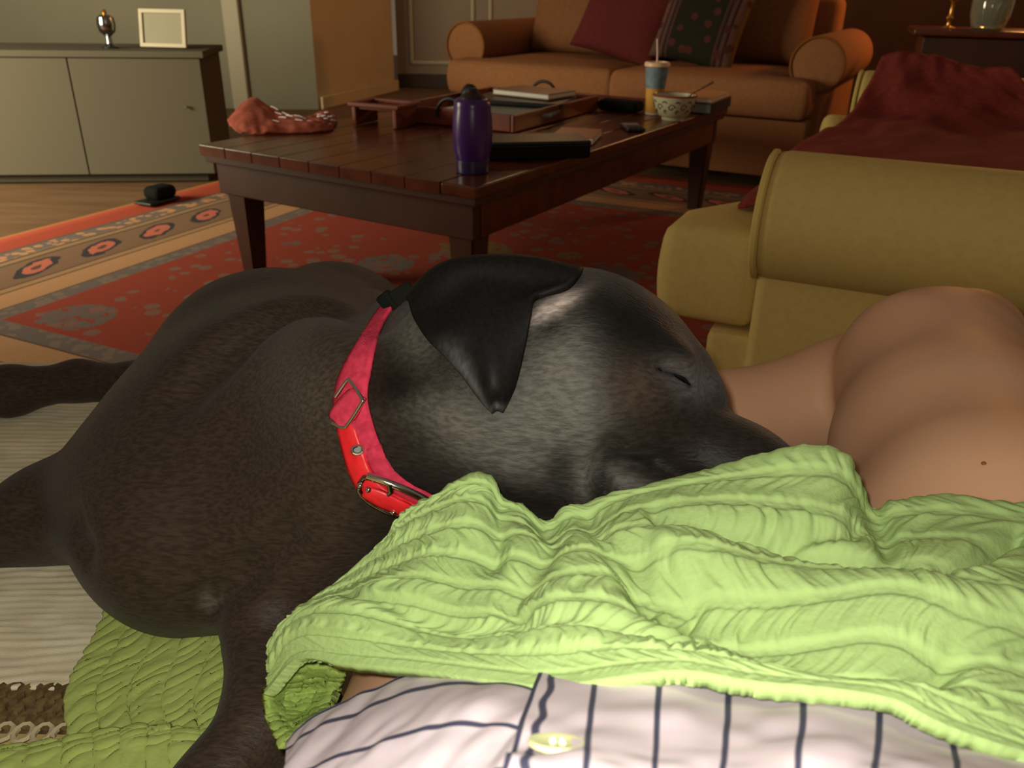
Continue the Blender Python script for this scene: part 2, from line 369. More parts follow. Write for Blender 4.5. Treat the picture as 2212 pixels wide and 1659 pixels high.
def rug_mat():
    """woven oriental rug print: bands by distance from the field, rosettes and flecks by noise"""
    m = mat('rug_wool', lin(170, 60, 44), 0.95, 0.1); nt = m.node_tree; N = nt.nodes; L = nt.links; b = N['Principled BSDF']
    uv = N.new('ShaderNodeUVMap'); uv.uv_map = 'UVMap'; sx = N.new('ShaderNodeSeparateXYZ'); L.new(uv.outputs[0], sx.inputs[0])
    def math_(op, a, c=None, clamp=False):
        n = N.new('ShaderNodeMath'); n.operation = op; n.use_clamp = clamp
        for i, v in enumerate((a, c)):
            if v is None: continue
            if isinstance(v, (int, float)): n.inputs[i].default_value = v
            else: L.new(v, n.inputs[i])
        return n.outputs[0]
    def mix(f, a, c):
        n = N.new('ShaderNodeMix'); n.data_type = 'RGBA'; L.new(f, n.inputs[0])
        for i, v in ((6, a), (7, c)):
            if isinstance(v, tuple): n.inputs[i].default_value = (*v, 1)
            else: L.new(v, n.inputs[i])
        return n.outputs[2]
    X, Y = sx.outputs[0], sx.outputs[1]                         # metres across / along
    ed = math_('MINIMUM', math_('MINIMUM', X, math_('SUBTRACT', RUG_W, X)), math_('MINIMUM', Y, math_('SUBTRACT', RUG_L, Y)))   # distance from the nearest edge
    cr = N.new('ShaderNodeValToRGB'); cr.color_ramp.interpolation = 'CONSTANT'
    stops = [(0, (150, 96, 56)), (.02, (160, 70, 52)), (.17, (96, 84, 74)), (.19, (186, 134, 92)), (.27, (70, 56, 46)), (.285, (150, 120, 90)), (.315, (84, 66, 52)),
             (.325, (128, 98, 76)), (.52, (84, 66, 52)), (.53, (164, 126, 92)), (.56, (70, 56, 46)), (.57, (180, 134, 96)), (.68, (90, 70, 56)), (.69, (128, 110, 96)), (.76, (150, 66, 50))]
    e = cr.color_ramp.elements
    while len(e) < len(stops): e.new(0.5)
    for el, (p, c) in zip(e, stops): el.position = p/1.0; el.color = (*lin(*c), 1)
    L.new(ed, cr.inputs[0]); col = cr.outputs[0]
    cmb = N.new('ShaderNodeCombineXYZ'); L.new(X, cmb.inputs[0]); L.new(Y, cmb.inputs[1])
    # flecks in the two narrow bands
    vf = N.new('ShaderNodeTexVoronoi'); vf.inputs['Scale'].default_value = 26; L.new(cmb.outputs[0], vf.inputs['Vector'])
    def band(lo, hi): return math_('MULTIPLY', math_('GREATER_THAN', ed, lo), math_('LESS_THAN', ed, hi))
    fl_ = math_('GREATER_THAN', vf.outputs['Distance'], 0.42)
    col = mix(math_('MULTIPLY', fl_, math_('ADD', band(.19, .27), band(.69, .76))), col, lin(112, 98, 92))
    # rosettes along the main band
    al = math_('PINGPONG', math_('ADD', X, Y), 0.13); ac = math_('ABSOLUTE', math_('SUBTRACT', ed, .4225))
    rd = math_('SQRT', math_('ADD', math_('POWER', math_('MULTIPLY', al, 1.0), 2.0), math_('POWER', math_('MULTIPLY', ac, 1.25), 2.0)))
    nz = N.new('ShaderNodeTexNoise'); nz.inputs['Scale'].default_value = 22; nz.inputs['Detail'].default_value = 3; L.new(cmb.outputs[0], nz.inputs['Vector'])
    rdn = math_('ADD', rd, math_('MULTIPLY', math_('SUBTRACT', nz.outputs[0], .5), .05))
    mb_ = band(.325, .52)
    col = mix(math_('MULTIPLY', mb_, math_('LESS_THAN', rdn, .085)), col, lin(62, 58, 62))
    col = mix(math_('MULTIPLY', mb_, math_('LESS_THAN', rdn, .060)), col, lin(188, 104, 84))
    col = mix(math_('MULTIPLY', mb_, math_('LESS_THAN', rdn, .018)), col, lin(92, 70, 62))
    # field motifs: olive medallions and grey blue floral clusters
    fld = math_('GREATER_THAN', ed, .79)
    v2 = N.new('ShaderNodeTexVoronoi'); v2.inputs['Scale'].default_value = 2.6; v2.inputs['Randomness'].default_value = 0.75; L.new(cmb.outputs[0], v2.inputs['Vector'])
    n2 = N.new('ShaderNodeTexNoise'); n2.inputs['Scale'].default_value = 34; n2.inputs['Detail'].default_value = 4; L.new(cmb.outputs[0], n2.inputs['Vector'])
    dd = math_('ADD', v2.outputs['Distance'], math_('MULTIPLY', math_('SUBTRACT', n2.outputs[0], .5), .12))
    sp = N.new('ShaderNodeSeparateXYZ'); L.new(v2.outputs['Color'], sp.inputs[0])
    mcol = mix(math_('GREATER_THAN', sp.outputs[0], .5), lin(130, 104, 68), lin(112, 98, 92))
    col = mix(math_('MULTIPLY', fld, math_('MULTIPLY', math_('LESS_THAN', dd, .36), math_('GREATER_THAN', n2.outputs[0], .43))), col, mcol)
    v3 = N.new('ShaderNodeTexVoronoi'); v3.inputs['Scale'].default_value = 15; L.new(cmb.outputs[0], v3.inputs['Vector'])
    n3 = N.new('ShaderNodeTexNoise'); n3.inputs['Scale'].default_value = 3.2; L.new(cmb.outputs[0], n3.inputs['Vector'])
    col = mix(math_('MULTIPLY', fld, math_('MULTIPLY', math_('LESS_THAN', v3.outputs['Distance'], .36), math_('GREATER_THAN', n3.outputs[0], .46))), col, lin(134, 96, 84))
    L.new(col, b.inputs['Base Color'])
    n4 = N.new('ShaderNodeTexNoise'); n4.inputs['Scale'].default_value = 240; bp = N.new('ShaderNodeBump'); bp.inputs['Strength'].default_value = .4; bp.inputs['Distance'].default_value = .003
    L.new(cmb.outputs[0], n4.inputs['Vector']); L.new(n4.outputs[0], bp.inputs['Height']); L.new(bp.outputs[0], b.inputs['Normal'])
    return m

def tapestry_mat():
    m = mat('tapestry_weave', lin(60, 50, 36), 0.95, 0.1); nt = m.node_tree; N = nt.nodes; L = nt.links; b = N['Principled BSDF']
    uv = N.new('ShaderNodeUVMap'); uv.uv_map = 'UVMap'; sx = N.new('ShaderNodeSeparateXYZ'); L.new(uv.outputs[0], sx.inputs[0])
    a = N.new('ShaderNodeMath'); a.operation = 'PINGPONG'; a.inputs[1].default_value = 0.5; L.new(sx.outputs[0], a.inputs[0])
    cr = N.new('ShaderNodeValToRGB'); cr.color_ramp.interpolation = 'CONSTANT'; e = cr.color_ramp.elements
    st = [(0, (92, 70, 50)), (.06, (96, 66, 60)), (.10, (58, 34, 34)), (.13, (88, 60, 56)), (.17, (46, 36, 32)), (.20, (78, 50, 46)), (.23, (40, 36, 24))]
    while len(e) < len(st): e.new(.5)
    for el, (p, c) in zip(e, st): el.position = p; el.color = (*lin(*c), 1)
    L.new(a.outputs[0], cr.inputs[0])
    v = N.new('ShaderNodeTexVoronoi'); v.inputs['Scale'].default_value = 7; L.new(uv.outputs[0], v.inputs['Vector'])
    lt = N.new('ShaderNodeMath'); lt.operation = 'LESS_THAN'; lt.inputs[1].default_value = .3; L.new(v.outputs['Distance'], lt.inputs[0])
    mx = N.new('ShaderNodeMix'); mx.data_type = 'RGBA'; L.new(lt.outputs[0], mx.inputs[0]); L.new(cr.outputs[0], mx.inputs[6]); mx.inputs[7].default_value = (*lin(78, 42, 36), 1)
    L.new(mx.outputs[2], b.inputs['Base Color']); return m

# ------------------------------------------------------------------ the room
def slab(name, P, thick, m, kind='structure'):
    """a wall of real thickness: quad P (4 points), extruded away from the viewer"""
    P = np.array(P, float); n = unit(np.cross(P[1]-P[0], P[3]-P[0])); 
    if n@(CAM-P[0]) > 0: n = -n
    V = np.concatenate([P, P+n*thick]); F = [(0, 1, 2, 3), (7, 6, 5, 4), (0, 4, 5, 1), (1, 5, 6, 2), (2, 6, 7, 3), (3, 7, 4, 0)]
    return tag(mesh(name, V, F, m, None, False), kind=kind)
def wallseg(name, a, b, z0, z1, th, m): return slab(name, [(a[0], a[1], z0), (b[0], b[1], z0), (b[0], b[1], z1), (a[0], a[1], z1)], th, m)
tag(mesh('floor', [(-6, -1.5, 0), (6, -1.5, 0), (6, 12, 0), (-6, 12, 0), (-6, -1.5, -.1), (6, -1.5, -.1), (6, 12, -.1), (-6, 12, -.1)],
     [(0, 1, 2, 3), (7, 6, 5, 4), (0, 4, 5, 1), (1, 5, 6, 2), (2, 6, 7, 3), (3, 7, 4, 0)], M['floor'], None, False), kind='structure')
PA = onz(688, 236, 0); PB = onz(853, 195, 0)                       # the lit return wall
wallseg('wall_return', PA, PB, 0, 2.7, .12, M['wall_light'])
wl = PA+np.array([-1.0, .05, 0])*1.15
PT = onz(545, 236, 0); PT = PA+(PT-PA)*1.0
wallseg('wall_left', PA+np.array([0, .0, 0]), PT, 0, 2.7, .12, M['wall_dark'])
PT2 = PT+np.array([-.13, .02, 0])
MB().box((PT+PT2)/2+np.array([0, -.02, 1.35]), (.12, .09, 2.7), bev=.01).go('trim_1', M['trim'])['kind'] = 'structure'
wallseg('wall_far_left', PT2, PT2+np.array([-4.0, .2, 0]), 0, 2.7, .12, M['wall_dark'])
# panelled door / cupboard front beyond the lit wall
AX = np.array([.906, -.42, 0]); 
D0 = PB+np.array([.0, .25, 0]); D1 = D0+np.array([1.6, .1, 0])
dr = wallseg('door_1', D0, D1, .0, 2.3, .06, M['door']); ud = unit(D1-D0)
for k, (s0, s1, z0, z1) in enumerate(((.14, .70, .22, 2.1), (.86, 1.5, .22, 2.1))):
    b = MB()
    for a, c in (((s0, z0), (s1, z0)), ((s1, z0), (s1, z1)), ((s1, z1), (s0, z1)), ((s0, z1), (s0, z0))):
        b.tube([D0+ud*a[0]+np.array([0, -.012, a[1]]), D0+ud*c[0]+np.array([0, -.012, c[1]])], .018, 6)
    b.go('moulding', M['trim'], dr)
wallseg('wall_back', D1, D1+np.array([6.0, -.6, 0]), 0, 2.7, .12, M['wall_brown'])
MB().box((D0+D1)/2+np.array([0, -.05, .06]), (1.6, .04, .12), bev=.005).go('baseboard_back', M['base'])['kind'] = 'structure'
MB().box((PA+PB)/2+np.array([.03, 0, .045]), (float(np.linalg.norm(PB-PA)), .02, .09), axes=[unit(PB-PA), np.cross((0, 0, 1), unit(PB-PA)), (0, 0, 1)], bev=.004).go('baseboard_return', M['wall_light'])['kind'] = 'structure'

# ------------------------------------------------------------------ rug
RUG_W, RUG_L = 4.6, 3.6
RL = np.array([-.906, .42, 0]); RR = np.array([.42, .906, 0])
o0 = RL*3.0+RR*0.62                                              # far left corner of the rug
G = np.array([[o0-RL*RUG_W*u+RR*RUG_L*v+np.array([0, 0, .012]) for u in np.linspace(0, 1, 60)] for v in np.linspace(0, 1, 50)])
uu, vv = np.meshgrid(np.linspace(0, RUG_W, 60), np.linspace(0, RUG_L, 50))
G[..., 2] += .003*vnoise(uu*3, vv*3, 5)
rug = mesh('rug', G.reshape(-1, 3), gfaces(50, 60), rug_mat(), None, True, uv=np.c_[uu.ravel(), vv.ravel()])
md = rug.modifiers.new('thick', 'SOLIDIFY'); md.thickness = .01; md.offset = 0
tag(rug, 'red patterned oriental rug with tan and grey borders on the floor', 'rug')

# ------------------------------------------------------------------ coffee table
TN = np.array([-.094, 2.034, 0]); TR = np.array([.516, .857, 0]); TL = np.array([-.857, .516, 0]); TZ = np.array([0, 0, 1.0]); TX = (TR, TL, TZ)
LR, LL, TH = 1.91, 1.0, .45
def tp(r, l, z): return TN+TR*r+TL*l+TZ*z
tab = thing('coffee_table', 'large dark wooden coffee table with plank top on the red rug', 'table', tp(LR/2, LL/2, .014))
npl = 9
for k in range(npl):
    wd = LL/npl
    MB().box(tp(LR/2, wd*(k+.5), TH-.016), (LR, wd-.0022, .032), TX, bev=.006 if k == 0 else .0022).go('plank', M['wood'], tab)
MB().box(tp(LR/2, LL/2, TH-.042), (LR-.02, LL-.02, .02), TX, bev=.003).go('subframe', M['wood_dark'], tab)
MB().box(tp(LR/2, .045, TH-.095), (LR-.14, .03, .105), TX, bev=.004).go('apron', M['wood'], tab)
MB().box(tp(LR/2, LL-.045, TH-.095), (LR-.14, .03, .105), TX, bev=.004).go('apron', M['wood_dark'], tab)
MB().box(tp(.045, LL/2, TH-.095), (.03, LL-.06, .105), TX, bev=.004).go('apron', M['wood_dark'], tab)
MB().box(tp(LR-.045, LL/2, TH-.095), (.03, LL-.06, .105), TX, bev=.004).go('apron', M['wood_dark'], tab)
for r, l in ((.075, .075), (LR-.075, .075), (.075, LL-.095), (LR-.075, LL-.095)):
    V = []; 
    for z, s in ((.02, .026), (TH-.15, .040), (TH-.045, .040)):
        V += [tp(r+a*s, l+b*s, z) for a, b in ((-1, -1), (1, -1), (1, 1), (-1, 1))]
    F = [(3, 2, 1, 0), (8, 9, 10, 11)]+[(i*4+j, i*4+(j+1) % 4, (i+1)*4+(j+1) % 4, (i+1)*4+j) for i in (0, 1) for j in range(4)]
    bm = bmesh.new(); bv = [bm.verts.new(v) for v in V]; [bm.faces.new([bv[i] for i in f]) for f in F]
    bmesh.ops.bevel(bm, geom=[e for e in bm.edges if abs((e.verts[0].co-e.verts[1].co).z) > .02], offset=.006, segments=2, affect='EDGES')
    MB().bm(bm).go('leg', M['wood_dark'], tab)

# ------------------------------------------------------------------ things on the table
ZT = TH+.001
def box_thing(name, label, cat, c, size, ax, m, bev=.004): 
    return tag(MB().box(c, size, ax, bev=bev).go(name, m), label, cat)
# purple bottle
c = onz(1021, 371, ZT); 
bt = thing('water_bottle', 'purple plastic water bottle with dark lid at the near table corner', 'bottle', c)
H = .184
MB().lathe(c, [(.036, .0), (.041, .004), (.043, .03), (.043, .034), (.050, .06), (.052, .10), (.050, .14), (.0475, .156), (.0475, H-.018), (.0465, H-.008), (.042, H-.001), (.036, H)], 40).go('body', M['purple'], bt)
MB().lathe(c+TZ*.001, [(.0425, .0), (.0435, .006), (.0442, .028), (.0438, .031)], 40).go('base_band', M['darkpurple'], bt)
MB().lathe(c+TZ*H, [(.033, -.002), (.032, .004), (.025, .009), (.019, .014), (.016, .016), (.015, .022), (.010, .025), (.0, .026)], 28).go('lid', M['lid'], bt)
# serving tray
Tc = [onz(875, 222, .505), onz(1085, 256, .505), onz(1275, 210, .505)]; Tc.append(Tc[0]+Tc[2]-Tc[1]); Tc = np.array(Tc)
tcen = Tc.mean(0)*[1, 1, 0]+TZ*ZT
tray = thing('serving_tray', 'reddish wooden serving tray with two black hoop handles on the coffee table', 'tray', tcen)
ex = unit(Tc[2]-Tc[1]); ey = unit(Tc[0]-Tc[1]); ey = unit(ey-ex*(ex@ey)); sx_, sy_ = np.linalg.norm(Tc[2]-Tc[1]), np.linalg.norm(Tc[0]-Tc[1])
def tr(a, b, z): return tcen+ex*a+ey*b+TZ*z
MB().box(tr(0, 0, .007), (sx_-.01, sy_-.01, .012), (ex, ey, TZ), bev=.002).go('bottom', M['bookorange'], tray)
for sgn in (-1, 1):
    MB().box(tr(0, sgn*(sy_/2-.007), .029), (sx_, .014, .056), (ex, ey, TZ), bev=.004).go('side_board', M['tray'], tray)
    MB().box(tr(sgn*(sx_/2-.007), 0, .029), (.014, sy_-.03, .056), (ex, ey, TZ), bev=.004).go('end_board', M['tray'], tray)
for sgn in (-1, 1):
    pts = [tr(sgn*(sx_/2+.004), .055*math.cos(t), .040+.052*max(math.sin(t), -.3)) for t in np.linspace(-.3, math.pi+.3, 17)]
    MB().tube(pts, .0065, 8).go('hoop_handle', M['iron'], tray)
# papers and books in the tray
box_thing('paper_sheaf', 'white sheaf of papers lying lowest in the wooden tray', 'paper', tr(-.12, -.03, .020), (.30, .40, .012), (ex, ey, TZ), M['paper'], .001)
ax2 = (unit(ex*.97+ey*.2), unit(ey*.97-ex*.2), TZ)
box_thing('magazine', 'grey magazine under the black tablet in the wooden tray', 'magazine', tr(-.03, -.07, .033), (.30, .36, .010), ax2, M['grey_paper'], .002)
box_thing('tablet', 'black tablet case lying on the grey magazine in the tray', 'tablet', tr(.08, -.05, .049), (.26, .36, .018), ax2, M['black'], .005)
bk = thing('hardcover_book', 'brown book on top of the black tablet in the tray', 'book', tr(.15, -.06, .060))
for nm, dz, th, ins, mm in (('cover', .0025, .003, 0, 'brownbook'), ('pages', .0115, .014, .006, 'paper'), ('cover', .0205, .003, 0, 'brownbook')):
    MB().box(tr(.15, -.06, .060+dz), (.19-ins, .26-ins, th), (unit(ex*.99-ey*.12), unit(ey*.99+ex*.12), TZ), bev=.001).go(nm, M[mm], bk)
c = onz(1095, 196, ZT+.0); c = tr(.10, .20, .014)
dm = thing('dome_speaker', 'black round dome-shaped object at the far side of the wooden tray', 'speaker', c)
MB().lathe(c, [(.040, 0), (.042, .012), (.040, .03), (.034, .05), (.024, .066), (.012, .075), (0, .077)], 28).go('shell', M['black'], dm)
MB().lathe(c, [(.043, .002), (.045, .006), (.045, .014), (.043, .017)], 28).go('base_ring', M['iron'], dm)
# black laptop bag / folder and a book on it, near side of the table
a, b_, d_ = onz(1062, 350, ZT), onz(1262, 345, ZT), onz(1285, 300, ZT)
e1 = unit(b_-a); e2 = np.cross(TZ, e1); cc = (a+b_)/2+e2*.12
cc = (a+b_)/2+e2*.075
lp = thing('zipped_case', 'flat black zipped case lying behind the purple bottle on the coffee table', 'case', cc)
MB().box(cc+TZ*.020, (.31, .145, .038), (e1, e2, TZ), bev=.010, seg=3).go('base', M['blackcloth'], lp)
MB().box(cc+TZ*.046, (.31, .145, .012), (e1, e2, TZ), bev=.005).go('lid', M['black'], lp)
MB().tube([cc+TZ*.0395+e1*p_[0]+e2*p_[1] for p_ in [(-.14, -.0735), (.14, -.0735), (.1555, -.06), (.1555, .06)]], .0022, 6).go('zip', M['iron'], lp)
c = onz(1240, 286, ZT+.03)
pb = thing('paperback', 'red paperback with white page edge lying between black case and tray', 'book', np.array([c[0], c[1], ZT]))
f1 = unit(onz(1285, 291, .46)-onz(1197, 286, .46)); f2 = np.cross(TZ, f1)
for nm, z, th, ins, mm in (('cover', .002, .002, 0, 'bookred'), ('pages', .012, .017, .003, 'paper'), ('cover', .0215, .002, 0, 'bookred')):
    MB().box(np.array([c[0], c[1], ZT])+TZ*z+f2*.05, (.135-ins, .19-ins, th), (f1, f2, TZ), bev=.0008).go(nm, M[mm], pb)
# phone
c = onz(1366, 280, ZT); 
ph = thing('mobile_phone', 'black mobile phone with rows of keys lying near the table edge', 'phone', c)
g1 = unit(TR*.6-TL*.8); g2 = np.cross(TZ, g1)
MB().box(c+TZ*.007, (.065, .125, .013), (g1, g2, TZ), bev=.005).go('body', M['black'], ph)
MB().box(c+TZ*.0142+g2*.03, (.052, .045, .001), (g1, g2, TZ)).go('screen', M['grey_paper'], ph)
kb = MB()
for i in range(3):
    for j in range(4): kb.box(c+TZ*.0145+g1*(i-1)*.017-g2*(.008+j*.013), (.013, .009, .002), (g1, g2, TZ), bev=.0006, seg=1)
kb.go('keypad', M['iron'], ph)
# paper cup
c = onz(1411, 247, ZT)
cp = thing('paper_cup', 'tall paper soft drink cup with lid and straw beside the bowl', 'cup', c)
hc = .185
MB().lathe(c, [(.030, 0), (.031, .004), (.036, hc*.52)], 36).go('lower_sleeve', M['cupyellow'], cp)
MB().lathe(c, [(.0361, hc*.52), (.044, hc-.012), (.0445, hc-.008)], 36).go('upper_sleeve', M['cupblue'], cp)
MB().lathe(c, [(.0312, .001), (.032, .004), (.0312, .008)], 36).go('foot_rim', M['paper'], cp)
MB().lathe(c+TZ*(hc-.012), [(.0455, 0), (.048, .002), (.048, .012), (.045, .016), (.041, .017), (.040, .012), (.0, .012)], 36).go('lid', M['cuplid'], cp)
MB().tube([c+TZ*(hc-.03), c+TZ*(hc+.03)+TR*0+np.array([-.003, 0, 0]), c+TZ*(hc+.085)+np.array([-.008, 0, 0])], .0035, 8).go('straw', M['straw'], cp)
# bowl and spoon
c = onz(1453, 259, ZT)
bw = thing('cereal_bowl', 'cream ceramic bowl with dark scroll pattern near the table edge', 'bowl', c)
MB().lathe(c, [(.040, 0), (.042, .006), (.038, .010), (.055, .018), (.070, .042), (.078, .072), (.0805, .088), (.078, .090), (.072, .070), (.062, .042), (.045, .022), (.0, .018)], 48).go('shell', M['ceramic'], bw)
MB().lathe(c, [(.0785, .0835), (.0812, .0855), (.0815, .0895), (.0785, .0915), (.0772, .089)], 48, cap=False).go('rim_band', M['bowlrim'], bw)
pat = MB()
def onbowl(a, h):
    rr_ = np.interp(h, [.018, .042, .072, .088], [.055, .070, .078, .0805])+.0006
    return c+np.array([math.cos(a)*rr_, math.sin(a)*rr_, h])
for k in range(10):
    a0 = 2*math.pi*k/10
    pat.tube([onbowl(a0+.18*math.cos(t)*(1-t/9), .05+.014*math.sin(t)*(1-t/9)) for t in np.linspace(0, 6.5, 18)], .0016, 5)
    pat.tube([onbowl(a0+.3+.1*math.cos(t), .066+.006*math.sin(t)) for t in np.linspace(0, 3.1, 8)], .002, 5)
    pat.tube([onbowl(a0+.3+.07*math.cos(t), .036+.006*math.sin(t)) for t in np.linspace(0, 5, 10)], .0018, 5)
pat.go('painted_scrolls', M['bowlpaint'], bw)
sp0 = c+np.array([.0, .0, .03]); sp1 = c+TZ*.092+np.array([.070, .02, .002]); sp2 = c+TZ*.130+np.array([.145, .05, .0])
so = thing('spoon', 'metal spoon leaning out of the cream bowl', 'spoon', sp0)
MB().tube([sp0+(sp1-sp0)*.3, sp1, (sp1+sp2)/2, sp2], [.003, .003, .0035, .005], 8).go('handle', M['steel'], so)
ebx = unit(sp1-sp0); b2 = bmesh.new(); bmesh.ops.create_icosphere(b2, subdivisions=2, radius=1)
for v in b2.verts: v.co = Vector(sp0+ebx*(v.co.x*.028)+np.cross(ebx, TZ)*v.co.y*.018+np.cross(np.cross(ebx, TZ), ebx)*v.co.z*.006)
MB().bm(b2).go('spoon_bowl', M['steel'], so)
# two books by the far right corner
q0, q1, q2 = onz(1497, 247, ZT), onz(1530, 247, ZT), onz(1572, 229, ZT)
hx = unit(np.array([q2[0]-q1[0], q2[1]-q1[1], 0])); hy = np.cross(TZ, hx); cb = (q1+q2)/2+hy*.075; cb[2] = ZT
b1 = thing('dark_book', 'thick dark book under the tan book at the far table corner', 'book', cb)
for nm, z, th, ins, mm in (('cover', .002, .003, 0, 'black'), ('pages', .020, .034, .008, 'grey_paper'), ('cover', .0385, .003, 0, 'black')):
    MB().box(cb+TZ*z, (.30-ins, .17-ins, th), (hx, hy, TZ), bev=.001).go(nm, M[mm], b1)
MB().box(cb+TZ*.020-hy*.083, (.30, .004, .038), (hx, hy, TZ), bev=.001).go('spine', M['black'], b1)
cb2 = cb+TZ*.0405
b3 = thing('tan_book', 'tan covered book on top of the dark book behind the bowl', 'book', cb2)
for nm, z, th, ins, mm in (('cover', .0015, .002, 0, 'bookorange'), ('pages', .009, .012, .006, 'paper'), ('cover', .0165, .002, 0, 'bookorange')):
    MB().box(cb2+TZ*z, (.29-ins, .165-ins, th), (hx, hy, TZ), bev=.0008).go(nm, M[mm], b3)
# dark pouch behind the cup
c = onz(1340, 240, ZT)
po = thing('black_pouch', 'low black zipped pouch on the table behind the paper cup', 'pouch', c)
MB().box(c+TZ*.022, (.17, .09, .042), (unit(-TL), TR, TZ), bev=.018, seg=4).go('body', M['blackcloth'], po)
MB().tube([c+TZ*.0435+unit(-TL)*s for s in np.linspace(-.07, .07, 12)], .002, 5).go('zip', M['iron'], po)
# red printed cloth, crumpled, left end of the table
cl = np.array([[(492, 262, .0), (520, 240, .015), (545, 226, .03), (575, 240, .02), (610, 256, .02), (660, 262, .012), (700, 250, .02), (726, 252, .006)],
               [(495, 272, .01), (520, 262, .05), (550, 250, .07), (585, 258, .05), (625, 268, .035), (670, 272, .03), (702, 268, .035), (728, 262, .01)],
               [(505, 282, .0), (530, 279, .035), (560, 275, .045), (595, 276, .035), (635, 280, .03), (675, 281, .03), (705, 279, .02), (722, 274, .0)],
               [(520, 290, .0), (540, 291, .0), (565, 292, .0), (600, 291, .0), (640, 290, .0), (675, 289, .0), (705, 286, .0), (718, 282, .0)]])
cv = np.array([[onz(x, y+h*150*0, ZT)+TZ*(h*.75) for x, y, h in row] for row in cl]); Gc = sheet(cv, 28, 60)
uu, vv = np.meshgrid(np.linspace(0, 8, 60), np.linspace(0, 4, 28)); Gc[..., 2] += .012*(vnoise(uu*2.2, vv*2.2, 3)-.35); Gc[..., 2] = np.maximum(Gc[..., 2], ZT+.002)
ccl = Gc.reshape(-1, 3).mean(0); ccl[2] = ZT
rc = thing('red_cloth', 'crumpled red cloth with white dashes at the left end of the table', 'cloth', ccl)
o = mesh('fabric', Gc.reshape(-1, 3), gfaces(28, 60), M['redcloth'], rc); sm = o.modifiers.new('thick', 'SOLIDIFY'); sm.thickness = .003; sm.offset = -1
Nc = gnormals(Gc)
if Nc[14, 30, 2] < 0: Nc = -Nc
for i, (v0, lst) in enumerate(((9, (26, 31, 36)), (12, (27, 32, 37)), (16, (28, 35, 40)), (20, (24,)))):
    for u0 in lst: MB().tube([Gc[v0, u]+Nc[v0, u]*.004 for u in range(u0, u0+4)], .0022, 5).go('white_dash', M['white_print'], rc)
for u0, v0 in ((48, 6), (50, 10), (52, 7), (54, 11), (56, 8), (51, 14), (55, 15), (57, 12), (47, 12), (53, 18)):
    MB().tube([Gc[v0, u0]+Nc[v0, u0]*.003+np.array([.006*math.cos(t), .006*math.sin(t), .002]) for t in np.linspace(0, 5, 7)], .002, 5).go('white_mark', M['white_print'], rc)
# small wooden stand
s0, s1, s2 = onz(757, 272, ZT), onz(855, 281, ZT), onz(872, 262, ZT)
k1 = unit(s1-s0); k2 = np.cross(TZ, k1); wS = float(np.linalg.norm(s1-s0)); ks = (s0+s1)/2+k2*.08
ws = thing('wooden_stand', 'small reddish wooden stand with open top frame left of the tray', 'stand', ks)
for sgn in (-1, 1):
    MB().box(ks+k1*sgn*(wS/2-.01)+TZ*.032, (.016, .14, .062), (k1, k2, TZ), bev=.003).go('side_panel', M['redwood'], ws)
    MB().box(ks+k2*sgn*.066+TZ*.07, (wS+.02, .022, .014), (k1, k2, TZ), bev=.003).go('top_rail', M['redwood'], ws)
    MB().box(ks+k1*sgn*(wS/2+.0)+TZ*.07, (.02, .11, .014), (k1, k2, TZ), bev=.003).go('top_rail', M['redwood'], ws)
MB().box(ks+TZ*.058, (wS-.03, .12, .008), (k1, k2, TZ), bev=.002).go('shelf', M['tray'], ws)

# ------------------------------------------------------------------ soft furniture builders
def cushion(c, ux, uy, un, w, h, t, name, m, parent=None, pinch=.06, n=26, pipe=None, uvq=True, seed=1, soft=1.0):
    """a stuffed square cushion: two puffed faces meeting in a seam"""
    c = np.array(c, float); s = np.linspace(-1, 1, n); U, Vv = np.meshgrid(s, s)
    edge = (1-np.abs(U)**3.2)*(1-np.abs(Vv)**3.2); prof = np.clip(edge, 0, 1)**.55
    sc = 1-pinch*(1-np.abs(U)**2)*np.abs(Vv)**2-0
    sc2 = 1-pinch*(1-np.abs(Vv)**2)*np.abs(U)**2
    wob = .05*(vnoise(U*1.6+9, Vv*1.6+4, seed)-.5)
    X = U*w/2*sc2; Y = Vv*h/2*sc; Z = (prof*(1+wob))*t/2
    front = c+X[..., None]*ux+Y[..., None]*uy+Z[..., None]*un; back = c+X[..., None]*ux+Y[..., None]*uy-Z[..., None]*un
    V = np.concatenate([front.reshape(-1, 3), back.reshape(-1, 3)]); f = gfaces(n, n); F = np.concatenate([f, f[:, ::-1]+n*n])
    uvs = np.tile(np.c_[(U.ravel()+1)/2, (Vv.ravel()+1)/2], (2, 1))
    o = mesh(name, V, F, m, parent, True, loc=None, uv=uvs)
    bm = bmesh.new(); bm.from_mesh(o.data); bmesh.ops.remove_doubles(bm, verts=bm.verts, dist=1e-5); bmesh.ops.recalc_face_normals(bm, faces=bm.faces); bm.to_mesh(o.data); bm.free()
    if pipe is not None:
        ring = list(front[0])+list(front[1:, -1])+list(front[-1, -2::-1])+list(front[-2:0:-1, 0])
        MB().tube(ring, .006, 6, closed=True).go('piping', pipe, o if parent is None else parent)
    return o
